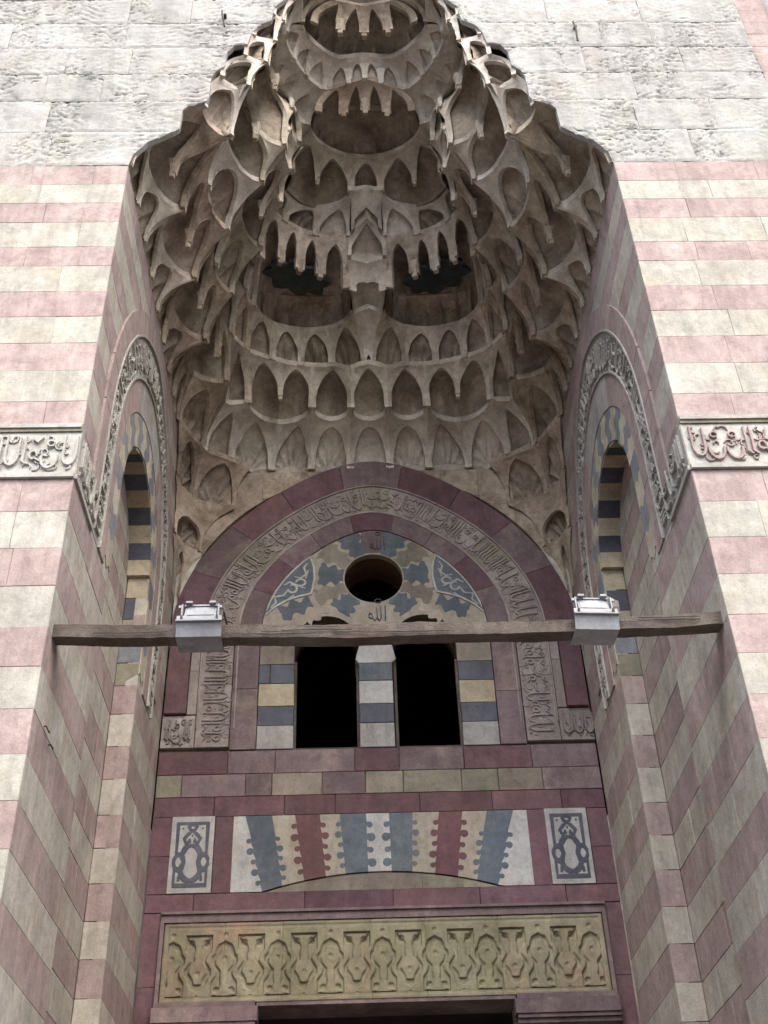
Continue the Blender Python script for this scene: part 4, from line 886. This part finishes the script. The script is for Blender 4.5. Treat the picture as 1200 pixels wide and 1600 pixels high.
o = mb.obj('roof_slab', 'starslab', hood); o2 = o.copy(); col.objects.link(o2); o2.scale = (-1, 1, 1)
# -- tier 3 flank cells
cell(3, (1.51, 3.46), (1.62, 3.15), 4, (1.37, 2.76), (1.37, 2.70), bulge=0.05, deco='plain', m='muqlight')
cell(3, (1.62, 3.15), (1.36, 2.45), 4, (1.37, 2.76), (1.10, 2.1), bulge=0.24, n=2, H=0.9, pend=0.2, deco='vflute', nfl=3, m='muq')
cell(3, (1.36, 2.45), (1.27, 1.46), 4, (1.10, 2.1), (1.0, 1.24), bulge=0.26, n=2, H=0.9, pend=0.1, deco='panels', nfl=3, m='muq')
cell(3, (1.27, 1.46), (1.33, .15), 4, (1.0, 1.24), (1.15, .12), bulge=0.36, n=2, H=0.9, pend=0.0, deco='flute', nfl=9, m='muq')
cell(3, (1.33, .15), (1.66, .02), 4, (1.15, .12), (1.42, .02), bulge=0.14, deco='vflute', nfl=4, m='muqlight')
# -- tier 4
cell(4, (1.37, 2.76), (1.10, 2.1), 5, (1.34, 2.35), (1.0, 1.9), bulge=0.20, n=1, deco='flute', nfl=9, m='muqlight')
cell(4, (1.10, 2.1), (.95, 1.6), 5, (1.0, 1.9), (.95, 1.3), bulge=0.12, n=1, deco='flute', nfl=9, m='muq')
cell(4, (.95, 1.6), (1.0, 1.24), 5, (.95, 1.35), (.96, 1.2), bulge=0.06, n=1, deco='plain', m='muqlight')
cell(4, (1.0, 1.24), (1.15, .12), 6, (.92, 1.3), (.98, .10), bulge=0.38, n=2, H=0.93, pend=0.45, leg=.4, deco='flute', nfl=7, m='muq')
cell(4, (1.15, .12), (1.42, .02), 5, (1.05, .10), (1.34, .02), bulge=0.10, deco='flute', nfl=7, m='muqlight')
# -- tier 5
cell(5, (-.21, 2.86), (.21, 2.86), 6, None, None, front=[(-.21, 2.86), (0, 2.62), (.21, 2.86)], bottom=np.array([(-.21, 2.86), (0, 2.62), (.21, 2.86)]), bulge=0.02, H=0.4, deco='plain', m='muqlight', mirror=False, t=0.02, top=np.array([(-.2, 2.54), (0, 2.5), (.2, 2.54)]))
arc5 = sub(5, (.23, 2.95), (1.37, 2.24)); arc6 = sub(6, (.20, 2.54), (1.10, 2.40)); n5, n6 = len(arc5) - 1, len(arc6) - 1
for a_ in range(3):
    s5 = arc5[int(n5 * a_ / 3):int(n5 * (a_ + 1) / 3) + 1]; s6 = arc6[int(n6 * a_ / 3):int(n6 * (a_ + 1) / 3) + 1]
    cell(5, s5[0], s5[-1], 6, None, None, bulge=0.04, H=0.88, deco='flute' if a_ else 'plain', nfl=9, m='muqlight' if a_ == 0 else 'muq', top=s6, t=0.03)
cell(5, (1.37, 2.24), (1.0, 1.9), 6, (1.10, 2.40), (.85, 1.8), bulge=0.1, deco='flute', nfl=7, m='muq')
cell(5, (1.0, 1.9), (.95, 1.3), 6, (.85, 1.8), (.92, 1.3), bulge=0.14, deco='vflute', nfl=3, m='muq')
cell(5, (1.05, .10), (1.34, .02), 6, (.98, .10), (1.10, .02), bulge=0.08, deco='vflute', nfl=3, m='muqlight')
# -- tier 6
cell(6, (-.20, 2.54), (.20, 2.54), 7, (-.24, 2.26), (.24, 2.26), bulge=0.22, H=0.9, deco='vflute', nfl=5, m='muq', mirror=False)
cell(6, (.20, 2.54), (1.10, 2.40), 7, (.24, 2.30), (.74, 1.80), bulge=0.33, n=2, H=0.9, pend=0.10, deco='vflute', nfl=4, m='muq', front=[(.20, 2.54), (.53, 2.46), (.85, 2.35), (1.10, 2.25)])
cell(6, (1.10, 2.40), (.85, 1.8), 7, (.73, 1.82), (.82, 1.7), bulge=0.14, deco='flute', nfl=9, m='muqlight')
cell(6, (.85, 1.8), (.92, 1.3), 7, (.82, 1.72), (.98, 1.5), bulge=0.12, deco='flute', nfl=7, m='muq')
cell(6, (.92, 1.3), (.98, .10), 7, (.98, 1.5), (.86, .10), bulge=0.26, H=0.9, leg=.5, deco='panels', nfl=4, m='muqlight', top=CUR[7][near(CUR[7], (.95, 1.6)):near(CUR[7], (.86, .10)) + 1])
cell(6, (.98, .10), (1.10, .02), 7, (.86, .10), (.94, .02), bulge=0.04, deco='plain', m='muqlight')
# -- great middle hollow, tier 7 to 8
bot = sub(7, (-.73, 1.82), (.73, 1.82))
cell(7, (-.66, 1.66), (.66, 1.66), 8, None, None, front=[(-.66, 1.60), (-.35, 1.68), (0, 1.62), (.35, 1.68), (.66, 1.60)], top=sub(8, (-.50, 1.56), (.50, 1.56)), bottom=bot, n=4, H=0.93, pend=0.08, leg=0.3, deco='panels', nfl=7, m='muqbrown', mirror=False, rib=0.09, gexp=2)
mb = MB(); cx, cy, zz = 0.0, 1.95, 15.6; pts = [(cx + 0.42 * math.cos(2 * PI * i / 32) * (1 if i % 2 else .88), cy + 0.24 * math.sin(2 * PI * i / 32) * (1 if i % 2 else .88), zz) for i in range(32)]
mb.add(pts, [tuple(range(31, -1, -1))]); mb.obj('roof_slab', 'muqbrown', hood)
cell(7, (.73, 1.82), (1.10, .65), 8, (.52, 1.55), (1.0, .76), bulge=0.22, n=4, H=0.85, leg=.35, pend=.12, t=0.03, rib=.07, fascia=.10, deco='plain', m='muqlight', hol=False, bottom=sub(7, (.73, 1.82), (1.10, .65)), front=sub(7, (.73, 1.82), (1.10, .65)))
cell(7, (1.10, .65), (.86, .10), 8, (1.0, .76), (.78, .08), bulge=0.12, deco='flute', nfl=7, m='muqlight')
cell(7, (.86, .10), (.94, .02), 8, (.78, .08), (.86, .02), bulge=0.03, deco='plain', m='muqlight')
# -- top
cell(8, (-.50, 1.56), (.50, 1.56), 9, (-.40, 1.32), (.40, 1.32), bulge=0.02, n=4, H=0.8, leg=.35, pend=.12, t=0.03, rib=.07, fascia=.10, deco='plain', hol=False, m='muqlight', mirror=False, bottom=sub(8, (-.50, 1.56), (.50, 1.56)), front=sub(8, (-.50, 1.56), (.50, 1.56)))
cell(8, (.50, 1.56), (1.0, .76), 9, (.40, 1.32), (.80, .85), bulge=0.1, n=3, H=0.85, leg=.35, pend=.12, t=0.03, rib=.07, fascia=.10, deco='plain', hol=False, m='muqlight', front=sub(8, (.50, 1.56), (1.0, .76)), bottom=sub(8, (.50, 1.56), (1.0, .76)))
cell(8, (1.0, .76), (.78, .08), 9, (.80, .80), (.64, .06), bulge=0.12, deco='flute', nfl=7, m='muqlight')
bot = sub(9, (-.78, .9), (.78, .9))
cell(9, (-.70, .90), (.70, .90), 10, (-.42, .75), (.42, .75), front=[(-.70, .80), (-.35, .95), (0, 1.0), (.35, .95), (.70, .80)], bottom=bot, n=4, H=0.93, pend=0.10, deco='panels', nfl=7, m='muqbrown', mirror=False, rib=0.09)
cell(9, (.80, .85), (.64, .06), 10, (.44, .73), (.52, .3), bulge=0.14, n=2, H=0.93, pend=0.15, deco='vflute', nfl=3, m='muqbrown')
cell(9, (.64, .06), (.73, .02), 10, (.52, .3), (.62, .02), bulge=0.02, deco='plain', m='muqlight')
cell(10, (-.42, .75), (.42, .75), 11, (-.2, .2), (.2, .2), bulge=0.1, n=1, m='muq', mirror=False)
cell(10, (.42, .75), (.60, .02), 11, (.2, .2), (.40, .02), bulge=0.1, n=1, m='muq')
# -- corner squinches below the springing
c0 = np.array([(1.62, 4.84), (2.2, 4.42), (2.46, 3.85)])
def sq(zb, zt, P0, P1, b, topc, **k): cell(0, P0, P1, 0, None, None, zb=zb, zt=zt, bulge=b, top=np.array(topc), **k)
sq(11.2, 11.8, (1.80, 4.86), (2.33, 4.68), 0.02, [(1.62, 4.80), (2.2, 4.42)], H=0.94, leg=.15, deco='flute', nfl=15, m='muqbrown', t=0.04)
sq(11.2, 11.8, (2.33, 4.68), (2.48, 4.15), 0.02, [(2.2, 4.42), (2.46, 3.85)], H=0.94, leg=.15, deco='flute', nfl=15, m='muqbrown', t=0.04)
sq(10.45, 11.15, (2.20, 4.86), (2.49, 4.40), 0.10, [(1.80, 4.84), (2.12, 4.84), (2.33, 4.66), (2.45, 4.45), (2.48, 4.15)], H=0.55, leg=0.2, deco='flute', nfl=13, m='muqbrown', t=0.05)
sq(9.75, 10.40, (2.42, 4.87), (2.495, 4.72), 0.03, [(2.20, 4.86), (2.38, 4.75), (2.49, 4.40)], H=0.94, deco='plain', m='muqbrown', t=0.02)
# backing masonry shell so that no daylight enters between the cells
mb = MB(); lv = [(0, 11.80, .32), (1, 12.4, .48), (2, 13.0, .52), (3, 13.6, .55), (4, 14.0, .66), (5, 14.5, .8), (6, 15.0, .7), (7, 15.5, .7), (8, 16.0, .7), (9, 16.5, .6), (10, 17.1, .5), (11, 17.9, .5)]
rows = []
for k, z, off in lv:
    a = np.linspace(-1, 1, 41); c = CUR[k]; xm = c[:, 0].max() + off; ym = c[:, 1].max() + off
    rows.append([(math.copysign(xm * abs(math.sin(t * PI / 2)) ** 0.4, t), 0.32 + (ym - 0.32) * abs(math.cos(t * PI / 2)) ** 0.4, z) for t in a])
grid(mb, rows, flip=False)
mb.add([(-3, .32, 18.5), (3, .32, 18.5), (3, 4, 18.6), (-3, 4, 18.6)], [(0, 1, 2, 3)])
mb.obj('backing_masonry', 'muqbrown', hood)
# coping that closes the wall tops behind the opening
mb = MB()
for sg in (-1, 1):
    mb.box(min(sg * 2.95, sg * 6.6), max(sg * 2.95, sg * 6.6), 0.51, 6.2, 0.0, 11.82)
mb.box(-6.6, 6.6, 9.6, 9.9, 0, 19); 
mb.box(-6.6, -3.4, 0.33, 6.2, 11.83, 19.2); mb.box(3.4, 6.6, 0.33, 6.2, 11.83, 19.2)
mb.obj('wall_mass', 'mortar', up)

# two small bent hooks left in the left side wall
for (y, z, l, lab) in ((0.30, 5.60, 0.10, 'tiny bent iron hook in the left side wall, upper of two'), (0.49, 5.55, 0.07, 'tiny iron stub in the left side wall, lower of two')):
    mb = MB(); mb.box(-2.51, -2.48, y - 0.004, y + 0.004, z - 0.004, z + 0.004); mb.box(-2.484, -2.477, y - 0.004, y + l, z - 0.004, z + 0.004); mb.box(-2.484, -2.477, y + l - 0.002, y + l + 0.005, z - 0.003, z + 0.015)
    o = mb.obj('iron_hook', 'iron'); o['label'] = lab; o['category'] = 'iron hook'
# ------------------------------------------------------------------ beam
mb = MB(); n = 90; sec = [(-1, -1), (-0.2, -1.03), (0.75, -1), (1, -0.8), (1.02, 0), (1, 0.85), (0.7, 1), (-0.3, 1.02), (-1, 0.95), (-1.02, 0.1)]
rows = []
for i in range(n + 1):
    x = -2.50 + 5.0 * i / n; zc = 6.30 - 0.03 * math.cos((x) / 2.5 * PI / 2) * 1.6 + 0.012 * mn.noise(Vector((x * 1.3, 0, 0))); r = []
    for k, (a_, b_) in enumerate(sec):
        w_ = 0.072 + 0.007 * mn.noise(Vector((x * 3, k * 1.7, 0))); hgt = 0.056 + 0.010 * mn.noise(Vector((x * 2.2, k * 2.3, 5))) + 0.007 * mn.noise(Vector((x * 11, k * 3, 9)))
        r.append((x, 0.20 + a_ * w_, zc + b_ * hgt))
    rows.append(r + [r[0]])
grid(mb, rows, flip=True); mb.add(rows[0][:10], [tuple(range(10))]); mb.add(rows[-1][:10], [tuple(range(9, -1, -1))])
bm = mb.obj('wooden_beam', 'wood', None, smooth=35); bm['label'] = 'long weathered wooden beam spanning the portal recess'; bm['category'] = 'beam'
# long drying cracks as separate dark recessed slivers are too small to pick apart: part of the beam
cr = MB()
for i in range(14):
    x = random.uniform(-2.4, 2.1); zc = 6.255 + 0.02 * (x / 2.5) ** 2; l = random.uniform(0.15, 0.6); dz = random.uniform(-0.04, 0.045)
    ribbon(cr, FRONT, [(x + l * j / 5, zc + dz + random.uniform(-.004, .004)) for j in range(6)], 0.005, -0.115, -0.112)
cr.obj('drying_crack', 'iron', bm)

# ------------------------------------------------------------------ floodlights
def flood(cx, lab, tilt):
    r = root('floodlight', lab, 'floodlight', 'floodlights clamped to the wooden beam'); r.location = (cx, 0.2, 6.30)
    def part(name, m, f, parent=r, smooth=None):
        b_ = MB(); f(b_); return b_.obj(name, m, parent, smooth)
    w_ = 0.172
    def tray(b):
        # folded sheet clamp round the beam: front plate (leaning), bottom plate, back plate
        prof = [(-0.125, 0.085), (-0.135, 0.02), (-0.115, -0.05), (-0.10, -0.115), (0.11, -0.125), (0.13, 0.08)]
        prof_i = [(-0.119, 0.083), (-0.128, 0.02), (-0.108, -0.045), (-0.094, -0.108), (0.104, -0.118), (0.124, 0.08)]
        for i in range(len(prof) - 1):
            q = [prof[i], prof[i + 1], prof_i[i + 1], prof_i[i]]
            V = [(s * w_, a[0], a[1]) for s in (-1, 1) for a in q]; b.add(V, [(0, 1, 2, 3), (7, 6, 5, 4), (0, 4, 5, 1), (1, 5, 6, 2), (2, 6, 7, 3), (3, 7, 4, 0)])
    part('clamp_plate', 'metal', tray)
    part('clamp_lip', 'metal', lambda b: b.box(-w_ - 0.004, w_ + 0.004, -0.152, -0.128, 0.016, 0.028))
    for s in (-1, 1):
        part('slot_bolt', 'iron', lambda b: b.box(s * 0.135 - 0.007, s * 0.135 + 0.007, -0.147, -0.125, 0.03, 0.075))
        part('stirrup_arm', 'metal', lambda b: (b.box(s * 0.140 - 0.006, s * 0.140 + 0.006, -0.105, -0.06, 0.06, 0.225), b.box(s * 0.152 - 0.016, s * 0.152 + 0.012, -0.10, -0.07, 0.19, 0.215)))
        part('clip', 'metal', lambda b: b.box(s * 0.09 - 0.025, s * 0.09 + 0.025, -0.10, -0.05, 0.243, 0.262))
    def body(b):
        # housing tapers to the back, front sash tilts down to the street
        f = [(-0.122, -0.10, 0.100), (0.122, -0.10, 0.100), (0.118, -0.055, 0.235), (-0.118, -0.055, 0.235)]
        k = [(-0.122, 0.02, 0.085), (0.122, 0.02, 0.085), (0.09, 0.06, 0.20), (-0.09, 0.06, 0.20)]
        b.add(f + k, [(0, 1, 2, 3), (7, 6, 5, 4), (0, 4, 5, 1), (1, 5, 6, 2), (2, 6, 7, 3), (3, 7, 4, 0)])
    hs = part('housing', 'metal', body)
    part('sash', 'metal', lambda b: b.box(-0.128, 0.128, -0.072, -0.045, 0.228, 0.244))
    def gl(b): b.add([(-0.104, -0.1015, 0.112), (0.104, -0.1015, 0.112), (0.101, -0.065, 0.222), (-0.101, -0.065, 0.222)], [(0, 1, 2, 3)])
    g_ = part('lamp_glass', 'metal' if True else 'glass', gl)
    part('cooling_gap', 'iron', lambda b: b.box(-0.12, 0.12, -0.097, -0.03, 0.074, 0.084))
    part('brace', 'iron', lambda b: b.add([(w_ - 0.01, -0.02, 0.20), (w_ + 0.006, -0.02, 0.20), (w_ + 0.045, 0.06, 0.05), (w_ + 0.03, 0.06, 0.05), (w_ - 0.01, 0.0, 0.20), (w_ + 0.006, 0.0, 0.20), (w_ + 0.045, 0.08, 0.05), (w_ + 0.03, 0.08, 0.05)], [(0, 1, 2, 3), (7, 6, 5, 4), (0, 4, 5, 1), (1, 5, 6, 2), (2, 6, 7, 3), (3, 7, 4, 0)]))
    r.rotation_euler = (0, 0, tilt); r.scale = (0.97, 1.0, 0.84)
flood(-1.418, 'light grey floodlight clamped on the beam, the left one of two', 0.0)
flood(1.535, 'light grey floodlight clamped on the beam, the right one of two', 0.06)
